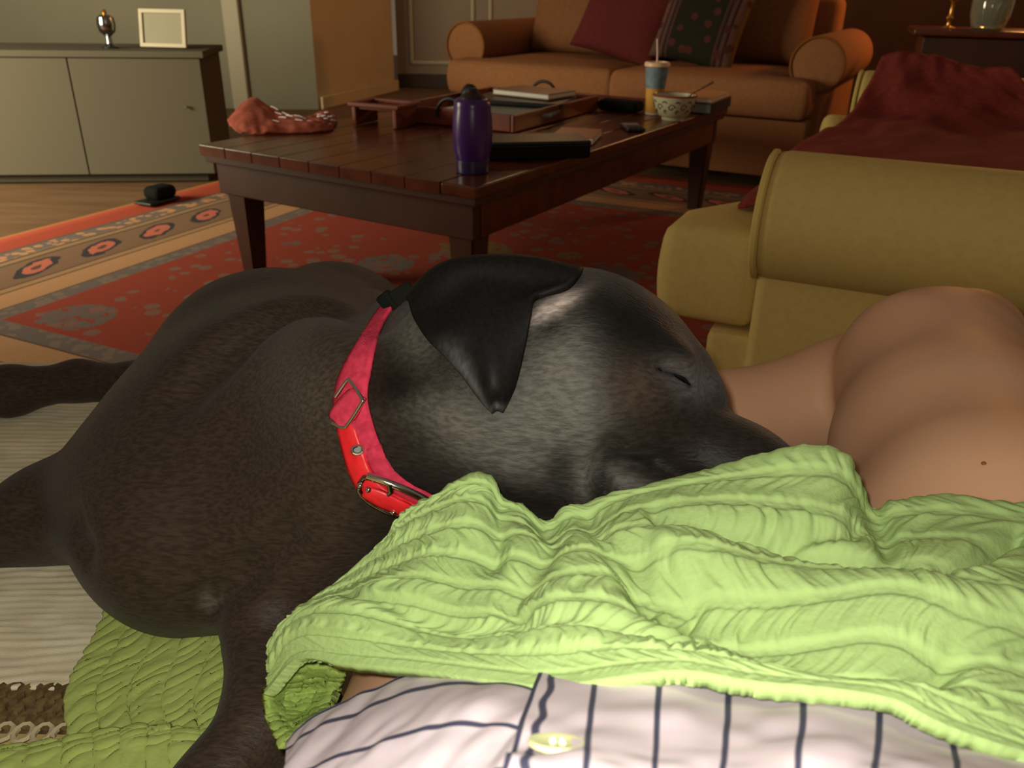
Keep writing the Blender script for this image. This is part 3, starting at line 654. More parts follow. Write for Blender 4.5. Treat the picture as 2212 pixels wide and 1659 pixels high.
def prism(poly, z0, z1, bev, seg, fr, puff=0.0, cuts=0):
    """bevelled prism over polygon poly given in frame fr=(origin, ax, ay)"""
    o, ax, ay = fr; bm = bmesh.new()
    lo = [bm.verts.new(Vector(o+ax*a+ay*b+TZ*z0)) for a, b in poly]; hi = [bm.verts.new(Vector(o+ax*a+ay*b+TZ*z1)) for a, b in poly]
    bm.faces.new(lo[::-1]); bm.faces.new(hi)
    for i in range(len(poly)): j = (i+1) % len(poly); bm.faces.new((lo[i], lo[j], hi[j], hi[i]))
    bmesh.ops.recalc_face_normals(bm, faces=bm.faces)
    bmesh.ops.bevel(bm, geom=bm.edges[:], offset=bev, segments=seg, profile=.6, affect='EDGES')
    if puff:
        bmesh.ops.triangulate(bm, faces=[f for f in bm.faces if len(f.verts) > 4])
        bmesh.ops.subdivide_edges(bm, edges=[e for e in bm.edges if e.calc_length() > .06], cuts=5, use_grid_fill=True)
        pc = o+ax*np.mean([p[0] for p in poly])+ay*np.mean([p[1] for p in poly])
        bm.normal_update()
        P2 = np.array(poly); 
        for v in bm.verts:
            p = np.array(v.co)-o; q = np.array([p@ax, p@ay]); dmin = 9
            for i in range(len(P2)):
                a_, b_2 = P2[i], P2[(i+1) % len(P2)]; t = np.clip(((q-a_)@(b_2-a_))/((b_2-a_)@(b_2-a_)), 0, 1); dmin = min(dmin, np.linalg.norm(q-a_-t*(b_2-a_)))
            k = puff*(1-math.exp(-dmin/.06))
            if v.co.z > (z0+z1)/2+ (z1-z0)*.3: v.co.z += k
            zz = (v.co.z-z0)/(z1-z0)
            if 0.05 < zz < .95 and dmin < .02: 
                g = v.normal; v.co += Vector((g.x, g.y, 0))*puff*.8*math.sin(math.pi*min(max(zz, 0), 1))
    return bm
def sofa(root, O, A, Wd, length, depth, mm, pm, seat_z=.47, arm_h=.64, arm_r=.11, ear=.17, back=True, ncush=2, arm_len=None, bow=0.0, puff=.022):
    """rolled-arm sofa in frame: A along the front... here A = along the arms (front to back), Wd = across the seat"""
    al = arm_len or depth
    def P(a, w_, z): return O+A*a+Wd*w_+TZ*z
    MB().bm(prism([(-ear+.03+bow*.6, -.02), (al, -.02), (al, length+.02), (-ear+.03+bow*.6, length+.02)], .05, .325, .02, 2, (O, A, Wd))).go('base', mm, root)
    for a in (-ear+.08, al-.08):
        for w_ in (.04, length-.04):
            MB().lathe(P(a, w_, .0), [(.02, .012), (.028, .05), (.03, .06)], 14).go('foot', M['wood_dark'], root)
    # T-shaped seat cushions
    w0 = arm_r+.0; seg_w = (length)/ncush
    for k in range(ncush):
        lo_, hi_ = k*seg_w, (k+1)*seg_w
        inl = .115 if k == 0 else lo_+.004; inh = length-.115 if k == ncush-1 else hi_-.004
        outl = -.005 if k == 0 else inl; outh = length+.005 if k == ncush-1 else inh
        poly = ([(-ear, outl), (-.015, outl)]) + ([(-.015, inl)] if k == 0 else []) + [(al-.15, inl), (al-.15, inh)] + ([(-.015, inh)] if k == ncush-1 else []) + [(-.015, outh), (-ear if bow < .01 else -ear+.08, outh)] + ([(-ear+bow, outh-.30), (-ear+bow, outl+.34), (-ear, outl+.14)] if bow > .01 else [])
        pp = [poly[0]]
        for p in poly[1:]:
            if abs(p[0]-pp[-1][0])+abs(p[1]-pp[-1][1]) > .002: pp.append(p)
        MB().bm(prism(pp, .33, seat_z, .024, 3, (O, A, Wd), puff=puff)).go('seat_cushion', mm, root, sharp=False)
        b = MB()
        for z in (.345, seat_z-.012):
            b.tube([P(a, w_, z) for a, w_ in [(-ear+.012+bow, outh-.02), (-ear+.012+bow, outl+.34), (-ear+.012, outl+.14), (-ear+.012, outl+.03), (-ear+.03, outl+.012), (-.03, outl+.012)]], .0055, 6)
        b.go('piping', pm, root)
    for s, w_ in ((0, 0.0), (1, length)):
        am = MB(); zc = arm_h-arm_r
        # scrolled roll, slightly fuller towards the front
        am.lathe(P(-.012, w_, zc), [(0, 0), (arm_r*.86, 0), (arm_r*.97, .008), (arm_r, .022), (arm_r*1.0, al*.5), (arm_r*1.0, al+.012), (0, al+.012)], 40, axes=(TZ, np.cross(A, TZ), A), cap=False)
        am.box(P(al/2-.008, w_+(.02 if s == 0 else -.02), (zc+.06)/2+.02), (al, .15, zc-.04), (A, Wd, TZ), bev=.018, seg=3)
        arm_o = am.go('arm', mm, root)
        MB().tube([P(-.014, w_, zc)+(TZ*math.cos(t)+Wd*math.sin(t))*arm_r*.955 for t in np.linspace(0, 2*math.pi, 40, endpoint=False)], .0065, 6, closed=True).go('piping', pm, arm_o)
    if back:
        MB().bm(prism([(al-.2, .05), (al+.02, .05), (al+.02, length-.05), (al-.2, length-.05)], .30, .86, .06, 4, (O, A, Wd))).go('backrest', mm, root)
    return P

# ------------------------------------------------------------------ loveseat on the right
LO = np.array([.448, 1.425, 0]); LA = np.array([.906, -.42, 0]); LW = np.array([.42, .906, 0])
ls = thing('loveseat', 'olive loveseat with rolled arms on the right under a red throw', 'sofa', LO+LA*.4+LW*.85)
LP = sofa(ls, LO, LA, LW, 1.72, .92, M['loveseat'], M['piping'], seat_z=.505, arm_h=.655, arm_r=.110, ear=.19, ncush=1, bow=.12, puff=.012)

def drape(name, ctrl, nv, nu, m, parent=None, amp=0, fr=(3, 3), seed=1, thick=.006, off=1):
    Gd = sheet(ctrl, nv, nu); uu, vv = np.meshgrid(np.linspace(0, 1, nu), np.linspace(0, 1, nv))
    Nn = gnormals(Gd)
    if Nn[..., 2].mean() < 0: Nn = -Nn
    if amp: Gd = Gd+Nn*(amp*(vnoise(uu*fr[0], vv*fr[1], seed)-.5)+amp*.4*(vnoise(uu*fr[0]*2.7, vv*fr[1]*2.7, seed+1)-.5))[..., None]
    o = mesh(name, Gd.reshape(-1, 3), gfaces(nv, nu), m, parent)
    s = o.modifiers.new('thick', 'SOLIDIFY'); s.thickness = thick; s.offset = -1 if off > 0 else 1
    return o
# throw: over the seat and up over the far arm
def lp_(a, w_, z): return LP(a, w_, z)
ct = [[lp_(-.09, .14, .540), lp_(.12, .14, .550), lp_(.35, .14, .552), lp_(.62, .14, .552)],
      [lp_(-.085, .42, .540), lp_(.10, .42, .552), lp_(.35, .42, .556), lp_(.66, .42, .560)],
      [lp_(-.08, .75, .540), lp_(.12, .75, .552), lp_(.36, .75, .556), lp_(.68, .75, .565)],
      [lp_(-.03, 1.10, .540), lp_(.14, 1.10, .552), lp_(.36, 1.10, .556), lp_(.66, 1.10, .565)],
      [lp_(.0, 1.42, .545), lp_(.16, 1.42, .555), lp_(.36, 1.42, .560), lp_(.60, 1.42, .570)],
      [lp_(.02, 1.57, .62), lp_(.17, 1.56, .63), lp_(.33, 1.55, .62), lp_(.52, 1.52, .61)],
      [lp_(.04, 1.72, .705), lp_(.16, 1.72, .71), lp_(.27, 1.70, .695), lp_(.42, 1.64, .68)]]
o = drape('red_throw', ct, 60, 40, M['redthrow'], None, .03, (5, 7), 7, .008)
tag(o, 'dark red throw spread over the loveseat seat and its far arm', 'blanket')
un = unit(-LA*.92+TZ*.35); ux = LW; uy = np.cross(un, ux); uy = uy if uy[2] > 0 else -uy
cs = cushion(LP(.62, .62, .74), ux, uy, un, .56, .46, .17, 'olive_pillow', M['loveseat'], None, pipe=M['piping']); tag(cs, 'olive cushion leaning on the loveseat back at the right edge', 'cushion')
cs = cushion(LP(.60, 1.34, .72), ux, uy, un, .48, .40, .15, 'dark_pillow', M['wall_dark'], None); tag(cs, 'dark grey green cushion at the far end of the loveseat', 'cushion')

# ------------------------------------------------------------------ far sofa across the table
SO = onz(972, 135, .49)*[1, 1, 0]; SW = unit(onz(1780, 188, .49)-onz(972, 135, .49)); SA = np.cross(TZ, SW)
fs = thing('tan_sofa', 'large tan sofa with rolled arms on the far side of the coffee table', 'sofa', SO+SW*1.1+SA*.5)
SLn = 1.96
SO2 = SO+SA*.18
FP = sofa(fs, SO2, SA, SW, SLn, .95, M['sofa'], M['piping_dark'], seat_z=.50, arm_h=.70, arm_r=.13, ear=.19, ncush=2)
fn = unit(-SA*.94+TZ*.34); fu = np.cross(fn, SW); fu = fu if fu[2] > 0 else -fu
for k, w_ in enumerate((.44, .98, 1.52)):
    cushion(FP(.62, w_, .79), SW, fu, fn, .60, .58, .24, 'back_cushion', M['backcushion'], fs, pinch=.03, seed=k)
def rot(a, b, t): return a*math.cos(t)+b*math.sin(t), -a*math.sin(t)+b*math.cos(t)
r1, r2 = rot(SW, fu, -.24)
cs = cushion(FP(.36, .84, .76), r1, r2, fn, .54, .52, .17, 'maroon_cushion', M['maroon'], None); tag(cs, 'plain dark maroon cushion tilted on the tan sofa', 'cushion')
r1, r2 = rot(SW, fu, -.16)
cs = cushion(FP(.24, 1.31, .74), r1, r2, fn, .47, .47, .16, 'tapestry_cushion', tapestry_mat(), None); tag(cs, 'dark tapestry cushion with striped border and roses on the tan sofa', 'cushion')

# ------------------------------------------------------------------ console table with vase and an added, unseen lamp, far right
cA = onz(1985, 62, .74)*[1, 1, 0]; cw = unit(np.array([.87, -.30, 0])); cdv = np.cross(TZ, cw)
ctb = thing('console_table', 'dark wooden console table behind the loveseat at the far right', 'table', cA+cw*.5)
MB().box(cA+cw*.55+cdv*.2+TZ*.725, (1.14, .44, .03), (cw, cdv, TZ), bev=.008).go('top', M['wood'], ctb)
MB().box(cA+cw*.55+cdv*.2+TZ*.63, (1.04, .36, .15), (cw, cdv, TZ), bev=.004).go('drawer_case', M['wood_dark'], ctb)
for a_ in (.05, 1.05):
    for b_ in (.04, .36): MB().box(cA+cw*a_+cdv*b_+TZ*.285, (.05, .05, .55), (cw, cdv, TZ), bev=.004).go('leg', M['wood_dark'], ctb)
MB().box(cA+cw*.55+cdv*.2+TZ*.20, (1.0, .34, .02), (cw, cdv, TZ), bev=.003).go('lower_shelf', M['wood_dark'], ctb)
zc_ = .7405
c = cA+cw*.13+cdv*.10+TZ*zc_
lb = thing('brass_candlestick', 'small brass candlestick standing left of the glass vase', 'candlestick', c)
MB().lathe(c, [(.030, 0), (.032, .004), (.012, .012), (.008, .03), (.016, .045), (.009, .06), (.008, .11), (.02, .125), (.012, .14), (.011, .19), (0, .192)], 24).go('stem', M['brass'], lb)
MB().lathe(c+TZ*.19, [(.010, 0), (.010, .07), (.003, .074)], 16).go('candle', M['stoneware'], lb)
c = cA+cw*.30+cdv*.14+TZ*zc_
vz = thing('glass_vase', 'clear glass vase of green stems on the dark console table', 'vase', c)
MB().lathe(c, [(.055, 0), (.07, .01), (.085, .06), (.088, .12), (.07, .20), (.075, .24), (.071, .24), (.066, .2), (.083, .12), (.08, .06), (.06, .014), (0, .012)], 32).go('glass', M['glass'], vz)
st = MB(); lf = MB()
for k in range(9):
    a = 2*math.pi*k/9; t0 = c+np.array([.03*math.cos(a), .03*math.sin(a), .02]); t1 = c+np.array([.12*math.cos(a+.4), .12*math.sin(a+.4), .36+.05*(k % 3)])
    mid_ = (t0+t1)/2+np.array([0, 0, .03]); st.tube([t0, mid_, t1], .003, 5)
    for q in (0, .3, .6):
        pL = mid_+(t1-mid_)*q; dv = np.array([math.cos(a+q*4), math.sin(a+q*4), .3])*.06; sd = np.cross(dv, TZ)*.35
        lf.add([pL, pL+dv*.5+sd+TZ*.01, pL+dv, pL+dv*.5-sd+TZ*.01, pL+dv*.5-TZ*.008], [(0, 1, 4), (1, 2, 4), (2, 3, 4), (3, 0, 4), (0, 3, 2, 1)])
st.go('stem', M['leaf'], vz); lf.go('leaves', M['leaf'], vz)['kind'] = 'stuff'
c = cA+cw*.54+cdv*.12+TZ*zc_
cu = thing('teacup', 'cream cup on a saucer at the right of the console table', 'cup', c)
MB().lathe(c, [(.03, 0), (.06, .006), (.075, .012), (.074, .014), (.03, .008), (0, .008)], 28).go('saucer', M['stoneware'], cu)
MB().lathe(c+TZ*.010, [(.022, 0), (.03, .012), (.042, .04), (.046, .062), (.043, .062), (.038, .04), (.02, .012), (0, .008)], 28).go('cup_bowl', M['stoneware'], cu)
MB().tube([c+TZ*.05-cw*.042+(-cw*.022*math.sin(t)+TZ*.016*math.cos(t)-TZ*.006) for t in np.linspace(0, math.pi, 9)], .004, 6).go('handle', M['stoneware'], cu)
cS = cA+cw*.86+cdv*.28+TZ*zc_
tl = thing('added_table_lamp', 'added unseen table lamp with cream shade on the console table', 'lamp', cS)  # added lamp body to account for the warm light
MB().lathe(cS, [(.07, 0), (.072, .012), (.03, .03), (.05, .09), (.06, .14), (.04, .2), (.014, .25), (.012, .34)], 28).go('base', M['brass'], tl)
MB().lathe(cS+TZ*.32, [(.17, 0), (.11, .24), (.107, .24), (.167, 0)], 36, cap=False).go('lamp_shade', M['stoneware'], tl)

# ------------------------------------------------------------------ left background
f0 = onz(470, 398, 0); sb_u = unit(np.array([-.95, -.12, 0])); sb_v = np.cross(sb_u, TZ)
if sb_v[1] < 0: sb_v = -sb_v
sbl = 2.3
sb = thing('media_cabinet', 'low dark cabinet along the dim left wall', 'cabinet', f0+sb_u*sbl/2+sb_v*.2)
def SB(a, d, z): return f0+sb_u*a+sb_v*d+TZ*z
MB().box(SB(sbl/2, .22, .31), (sbl, .42, .52), (sb_u, sb_v, TZ), bev=.006).go('body', M['cabinet'], sb)
MB().box(SB(sbl/2, .21, .585), (sbl+.04, .46, .03), (sb_u, sb_v, TZ), bev=.006).go('top', M['cabinet'], sb)
MB().box(SB(sbl/2, .24, .03), (sbl-.1, .36, .05), (sb_u, sb_v, TZ), bev=.004).go('plinth', M['cabinet'], sb)
for k in range(4):
    d = MB().box(SB(sbl*(k+.5)/4, .0, .31), (sbl/4-.004, .018, .515), (sb_u, sb_v, TZ), bev=.004).go('door', M['cabinet'], sb)
    MB().lathe(SB(sbl*(k+.5)/4+(.2 if k % 2 else -.2), -.012, .36), [(.003, 0), (.004, .008), (.008, .012), (.007, .016), (0, .018)], 12, axes=(TZ, sb_u, -sb_v)).go('knob', M['cabinet'], d)
cF = SB(.18, .12, .601)
pfu = unit(np.array([.99, -.12, 0])); pfn = unit(np.array([-.12, -.97, .2])); pfv = np.cross(pfu, pfn); pfv = pfv if pfv[2] > 0 else -pfv
pc = at(445, 94, 4.25); pc = cF+TZ*.085+sb_v*.02
pw, phh = .225, .165
pf = thing('picture_frame', 'small pale framed picture standing on the dim left cabinet', 'picture frame', cF)
for s_ in (-1, 1):
    MB().box(pc+pfv*s_*(phh/2-.009), (pw, .018, .016), (pfu, pfv, pfn), bev=.003).go('frame_rail', M['trim'], pf)
    MB().box(pc+pfu*s_*(pw/2-.009), (.018, phh-.03, .016), (pfu, pfv, pfn), bev=.003).go('frame_stile', M['trim'], pf)
MB().box(pc-pfn*.003, (pw-.02, phh-.02, .006), (pfu, pfv, pfn)).go('picture', M['wall_dark'], pf)
cO = SB(.42, .12, .601)
gl = thing('glass_ornament', 'small glinting ornament left of the framed picture', 'ornament', cO)
MB().lathe(cO, [(.035, 0), (.036, .008), (.014, .02), (.012, .05), (.034, .07), (.04, .10), (.036, .13), (.02, .14), (0, .142)], 24).go('body', M['darkchrome'], gl)
MB().lathe(cO+TZ*.142, [(.008, 0), (.012, .01), (.006, .02), (0, .022)], 14).go('finial', M['brass'], gl)
cB = onz(341, 436, .024)
db = thing('dark_slipper', 'small dark lump-like slipper lying at the far rug border', 'slipper', cB)
MB().box(cB+TZ*.008, (.10, .17, .014), (RL, RR, TZ), bev=.006).go('sole', M['black'], db)
MB().box(cB+TZ*.040+RR*.02, (.092, .12, .055), (RL, RR, TZ), bev=.024, seg=4).go('upper', M['blackcloth'], db)

# ------------------------------------------------------------------ the sofa the picture is taken from
ow = thing('cream_sofa', 'sofa under the dog, covered by a cream throw', 'sofa', (0, .3, 0))
MB().box((0, .33, .20), (2.5, 1.36, .24), bev=.03, seg=3).go('base', M['loveseat'], ow)
MB().box((0, .36, .365), (2.5, 1.32, .106), bev=.04, seg=4).go('seat_cushion', M['loveseat'], ow)
MB().box((0, -.48, .55), (2.5, .26, .56), bev=.08, seg=4).go('backrest', M['loveseat'], ow)
for x in (-1.15, 1.15):
    for y in (-.28, .92): MB().lathe((x, y, .012), [(.022, 0), (.03, .06), (.03, .07)], 14).go('foot', M['wood_dark'], ow)
ZS = .420
# cream throw: ribs woven as real relief
nx, ny = 240, 260
xs = np.linspace(-1.18, -.02, nx); ys = np.linspace(.452, 1.045, ny); XX, YY = np.meshgrid(xs, ys)
ZZ = ZS+.004+.006*vnoise(XX*5+3, YY*6, 11)
bow = YY*1.0-.05*np.sin((XX+.1)*2.2)
rib = np.abs(np.sin(bow*math.pi/.0085+4.5*vnoise(XX*7, YY*14, 4)+1.2*vnoise(XX*40, YY*60, 14)))**.7*.0015*(.15+1.2*vnoise(XX*34, YY*110, 9)); ZZ = ZZ+rib
ov = np.clip(YY-1.02, 0, 1); ZZ -= ov*.6
tw = thing('cream_throw', 'cream woven throw with brown crochet edge on the seat at left', 'blanket', (-.6, .5, ZS))
o = mesh('woven_cloth', np.stack([XX, YY, ZZ], -1).reshape(-1, 3), gfaces(ny, nx), M['throw'], tw); s = o.modifiers.new('thick', 'SOLIDIFY'); s.thickness = .004; s.offset = -1
cr = MB()
cr.box((-.58, .436, ZS+.0035), (1.0, .040, .004), bev=.001)
for j in range(3):
    for k in range(70):
        cx = -1.05+k*.0135+(.0065 if j % 2 else 0); cy = .449-j*.012
        cr.tube([(cx+.0062*math.cos(t), cy+.0075*math.sin(t), ZS+.0055+.0010*math.cos(2*t)) for t in np.linspace(0, 2*math.pi, 9, endpoint=False)], .0034, 5, closed=True)
o = cr.go('crochet_border', M['crochet'], tw); o['kind'] = 'stuff'
cr = MB()
for k in range(70):
    cx = -1.05+k*.0135; cy = .449-3*.012
    cr.tube([(cx+.0062*math.cos(t), cy+.0075*math.sin(t), ZS+.0065) for t in np.linspace(0, 2*math.pi, 9, endpoint=False)], .0022, 5, closed=True)
o = cr.go('crochet_picot', M['crochet_light'], tw); o['kind'] = 'stuff'

# ------------------------------------------------------------------ the dog: one continuous body grown from a distance field
dog = SDF((-.72, .30, .405), (.36, 1.16, .80), .0034)
def K(x, y, d): return at(x, y, d)
def R_(px, d): return px*d/FPX
def seg(x0, y0, d0, r0, x1, y1, d1, r1, k=.03, op='add'):
    dog.cap(K(x0, y0, d0), K(x1, y1, d1), R_(r0, d0), R_(r1, d1), k, op)
# trunk
seg(560, 835, .86, 200, 720, 762, .98, 196, .05)
seg(460, 1020, .73, 200, 570, 860, .84, 205, .05)
seg(400, 1140, .68, 195, 500, 1010, .72, 215, .05)
seg(430, 1150, .67, 190, 660, 1080, .66, 170, .05)
seg(340, 1090, .72, 170, 400, 1000, .76, 160, .05)
seg(600, 800, .86, 190, 780, 800, .84, 175, .06)
seg(500, 940, .78, 205, 660, 880, .76, 205, .06)
# neck and throat
seg(600, 900, .74, 225, 860, 878, .625, 222, .05)
seg(860, 878, .625, 224, 1030, 850, .575, 215, .04)
seg(700, 1120, .62, 150, 860, 1000, .59, 150, .04)
# near-side foreleg (runs to the bottom of the picture)
seg(600, 1230, .64, 140, 568, 1400, .595, 60, .05)
seg(568, 1400, .595, 60, 562, 1490, .560, 50, .03)
seg(562, 1490, .560, 50, 562, 1575, .535, 66, .03)
seg(562, 1575, .535, 66, 470, 1690, .508, 76, .03)
seg(470, 1690, .508, 76, 330, 1800, .485, 66, .02)
# other foreleg, reaching left
seg(330, 1040, .73, 130, 120, 1105, .745, 95, .05)
seg(120, 1105, .745, 95, -150, 1205, .76, 84, .03)
# hind leg lying along the seat edge
seg(430, 850, .93, 70, 300, 832, .965, 46, .05)
seg(300, 832, .965, 46, 170, 822, .975, 40, .02)
seg(170, 822, .975, 38, 20, 845, .98, 50, .02)
seg(20, 845, .98, 50, -160, 850, .98, 42, .02)
# head
dog.ell(K(1300, 835, .560), (_R, _U, _F), (R_(226, .56), R_(212, .56), .066), .018)
dog.ell(K(1250, 790, .560), (_R, _U, _F), (R_(200, .56), R_(203, .56), .062), .018)
seg(1040, 830, .570, 212, 1220, 800, .560, 196, .02)
seg(1120, 920, .552, 168, 1280, 900, .545, 165, .018)         # cheek muscle
seg(1150, 1010, .550, 125, 1330, 1040, .535, 95, .016)         # jaw
seg(1400, 930, .548, 128, 1600, 1028, .535, 100, .018)        # muzzle
seg(1600, 1028, .535, 100, 1790, 1135, .520, 80, .02)
seg(1790, 1135, .520, 78, 1840, 1170, .515, 62, .02)
seg(1350, 1050, .525, 66, 1560, 1110, .515, 56, .010)          # hanging lip
seg(1290, 985, .515, 42, 1268, 1075, .515, 38, .008)          # fold at the lip corner
seg(1480, 815, .550, 64, 1512, 850, .548, 54, .012)            # brow and stop
seg(1395, 765, .520, 50, 1460, 790, .515, 46, .012)           # upper lid bulge
seg(1400, 850, .508, 30, 1480, 850, .508, 26, .008)           # lower lid
seg(1255, 700, .520, 70, 1180, 690, .522, 60, .015)            # ear root
# creases
for pts in ([(1322, 962), (1300, 1000), (1298, 1045), (1312, 1095)], [(1330, 1000), (1420, 1000), (1500, 1040), (1560, 1070)]):
    P3 = [K(x, y, dog.depth(x, y, .4, .8, default=.52)) for x, y in pts]
    for a, b in zip(P3[:-1], P3[1:]): dog.cap(a, b, .0060, .0060, .005, 'cut')
EYE = [(1420, 797), (1438, 803), (1458, 810), (1476, 819), (1490, 832)]
P3 = [K(x, y, dog.depth(x, y, .4, .8, default=.52)) for x, y in EYE]
for a, b in zip(P3[:-1], P3[1:]): dog.cap(a, b, .0026, .0026, .003, 'cut')
for pts in ([(815, 690), (700, 668), (600, 690), (480, 770), (400, 860)],):       # groove between shoulder and ribs
    P3 = [K(x, y-16, dog.depth(x, y-16, .4, 1.2, default=.8)) for x, y in pts]
    for a, b in zip(P3[:-1], P3[1:]): dog.cap(a, b, .006, .006, .04, 'cut')
for pts in ([(450, 1300), (520, 1240), (620, 1160)], [(180, 1185), (150, 1130), (60, 1100)]):
    P3 = [K(x, y, dog.depth(x, y, .4, 1.2, default=.7)) for x, y in pts]
    for a, b in zip(P3[:-1], P3[1:]): dog.cap(a, b, .006, .005, .02, 'cut')
dog.floor(ZS+.010)
V, F = dog.mesh()
# coat colouring: per-vertex fur colour with coat patches, flash sheen and crease shade painted in
def px_of(V):
    q = V-CAM; z = q@_F; return 1106+FPX*(q@_R)/z, 829.5-FPX*(q@_U)/z
X, Y = px_of(V)
def blob(x, y, rx, ry, a=0):
    dx, dy = X-x, Y-y; c_, s_ = math.cos(a), math.sin(a); return np.exp(-(((dx*c_+dy*s_)/rx)**2+((-dx*s_+dy*c_)/ry)**2))
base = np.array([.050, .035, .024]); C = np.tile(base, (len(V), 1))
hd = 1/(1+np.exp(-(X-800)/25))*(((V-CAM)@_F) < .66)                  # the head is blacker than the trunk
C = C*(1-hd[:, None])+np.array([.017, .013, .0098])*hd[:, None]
grey = np.clip(blob(1215, 800, 75, 110, .1)+blob(1190, 900, 110, 90, .3)+.95*blob(1085, 985, 130, 62, .25)+.8*blob(985, 905, 80, 55, .3)+.9*blob(1266, 1010, 24, 62, .15)+.8*blob(1350, 1040, 55, 26, .35)+.75*blob(890, 715, 50, 75, -.35)+.35*blob(900, 880, 60, 30, -.3), 0, 1)  # grey patches: flash sheen on brindle hair, painted into the coat
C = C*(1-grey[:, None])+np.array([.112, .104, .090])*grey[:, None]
shl_sheen = np.clip(blob(640, 840, 90, 130, -.5), 0, 1)*.8; C = C*(1-shl_sheen[:, None])+np.array([.085, .070, .054])*shl_sheen[:, None]  # shoulder sheen painted into the coat colour
blk = np.clip(blob(1370, 700, 160, 90, .6)+blob(1180, 705, 36, 24)+.9*blob(850, 830, 55, 45, -.2)+.8*blob(1210, 1010, 36, 40)+.9*blob(1110, 1075, 150, 40, .2)+1.2*blob(1302, 1035, 13, 50, .1)+.8*blob(1400, 1000, 70, 12, .3), 0, 1); C = C*(1-.75*blk[:, None])  # dark coat patches; the lip creases get painted shade as well
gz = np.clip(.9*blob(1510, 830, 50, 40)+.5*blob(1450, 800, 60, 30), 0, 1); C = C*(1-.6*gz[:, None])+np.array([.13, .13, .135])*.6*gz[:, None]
br = np.clip(blob(1370, 840, 70, 60)+.6*blob(1480, 790, 40, 18), 0, 1); C = C*(1-.6*br[:, None])+np.array([.070, .044, .030])*.6*br[:, None]
ey = pdist(np.stack([X, Y], -1), [np.array(p, float) for p in EYE])[0]; near_face = (V@_F) < 0
e_ = np.exp(-(ey/6.0)**2)*(np.abs((V-CAM)@_F-.49) < .06); C = C*(1-.9*e_[:, None])
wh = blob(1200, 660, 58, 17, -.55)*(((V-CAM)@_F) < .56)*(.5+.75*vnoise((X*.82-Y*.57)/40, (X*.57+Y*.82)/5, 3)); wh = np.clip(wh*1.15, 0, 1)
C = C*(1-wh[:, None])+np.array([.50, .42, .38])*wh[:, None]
sw = np.clip(blob(447, 1290, 14, 22)+.7*blob(470, 1300, 30, 8, -.6), 0, 1)*.5; C = C*(1-sw[:, None])+np.array([.16, .14, .12])*sw[:, None]
dg = thing('dog', 'black short haired dog asleep with its head on the green quilt', 'dog', (-.15, .65, ZS+.01))
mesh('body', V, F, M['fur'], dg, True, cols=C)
# folded ear
left = [(884, 640), (897, 690), (922, 730), (960, 768), (1000, 808), (1032, 848), (1052, 872), (1066, 882)]
mid = [(1010, 562), (1030, 615), (1045, 680), (1052, 735), (1060, 790), (1066, 835), (1070, 862), (1074, 884)]
right = [(1256, 586), (1228, 618), (1158, 640), (1147, 685), (1128, 762), (1111, 822), (1096, 858), (1082, 881)]
q1 = [tuple((np.array(a)+np.array(b))/2+np.array([0, 6])) for a, b in zip(left, mid)]; q2 = [tuple((np.array(a)+np.array(b))/2+np.array([0, 6])) for a, b in zip(mid, right)]
q1[0] = (938, 588); q2[0] = (1140, 561)
rows = []
for i in range(8):
    row = []
    for j, (x, y) in enumerate((left[i], q1[i], mid[i], q2[i], right[i])):
        d = dog.depth(x, max(y, 604) if i == 0 else y, .4, .9, default=.53)
        lift = (.006, .011, .014, .012, .007)[j]*(1.2 if i < 6 else .8)
        row.append((x, y, min(d, .56)-lift if i else min(d, .55)-.004))
    rows.append(row)
rows = np.array(rows); dE = rows[..., 2].copy()
for _ in range(3):
    dp = np.pad(dE, 1, mode='edge'); dE = np.minimum(dE, .25*dE+.75*(dp[:-2, 1:-1]+dp[2:, 1:-1]+dp[1:-1, :-2]+dp[1:-1, 2:]+2*dp[1:-1, 1:-1])/6)
rows = [[at(x, y, d) for (x, y, _), d in zip(r0, r1)] for r0, r1 in zip(rows, dE)]
back_row = [at(x, y+14, .565) for x, y in (left[0], q1[0], mid[0], q2[0], right[0])]
Ge = sheet([back_row]+rows, 60, 40)
ue, ve = np.meshgrid(np.linspace(0, 1, 40), np.linspace(0, 1, 60)); rim_sheen = np.clip(np.exp(-((ue-.13)/.11)**2)*np.clip((ve-.38)*5, 0, 1)+.5*np.exp(-((ve-.95)/.05)**2), 0, 1).ravel()
ecol = np.array([.0075, .0065, .0062])*(1-rim_sheen[:, None])+np.array([.085, .083, .085])*rim_sheen[:, None]  # grey sheen of the curled rim painted into the ear colour
eo = mesh('ear', Ge.reshape(-1, 3), gfaces(60, 40), M['earfur'], dg, cols=ecol); s = eo.modifiers.new('thick', 'SOLIDIFY'); s.thickness = .005; s.offset = 0
eo['label'] = 'black folded ear flap'
# other ear, folded back behind the skull
Ge2 = sheet([[at(1120, 600, .60), at(1180, 585, .605), at(1240, 600, .60)], [at(1110, 640, .64), at(1180, 620, .65), at(1240, 640, .64)], [at(1130, 720, .655), at(1175, 730, .66), at(1220, 720, .655)], [at(1170, 800, .645), at(1180, 805, .645), at(1190, 800, .645)]], 24, 16)
eo = mesh('ear', Ge2.reshape(-1, 3), gfaces(24, 16), M['earfur'], dg, cols=np.tile([.0075, .0065, .0062], (24*16, 1))); s = eo.modifiers.new('thick', 'SOLIDIFY'); s.thickness = .005; s.offset = 0
# closed eye line, whisker spots
P3 = [K(x, y, dog.depth(x, y, .4, .8, default=.5)-.0004) for x, y in EYE]
MB().tube(P3, [.0008, .0016, .0019, .0017, .001], 6).go('closed_eyelid', M['earfur'], dg)
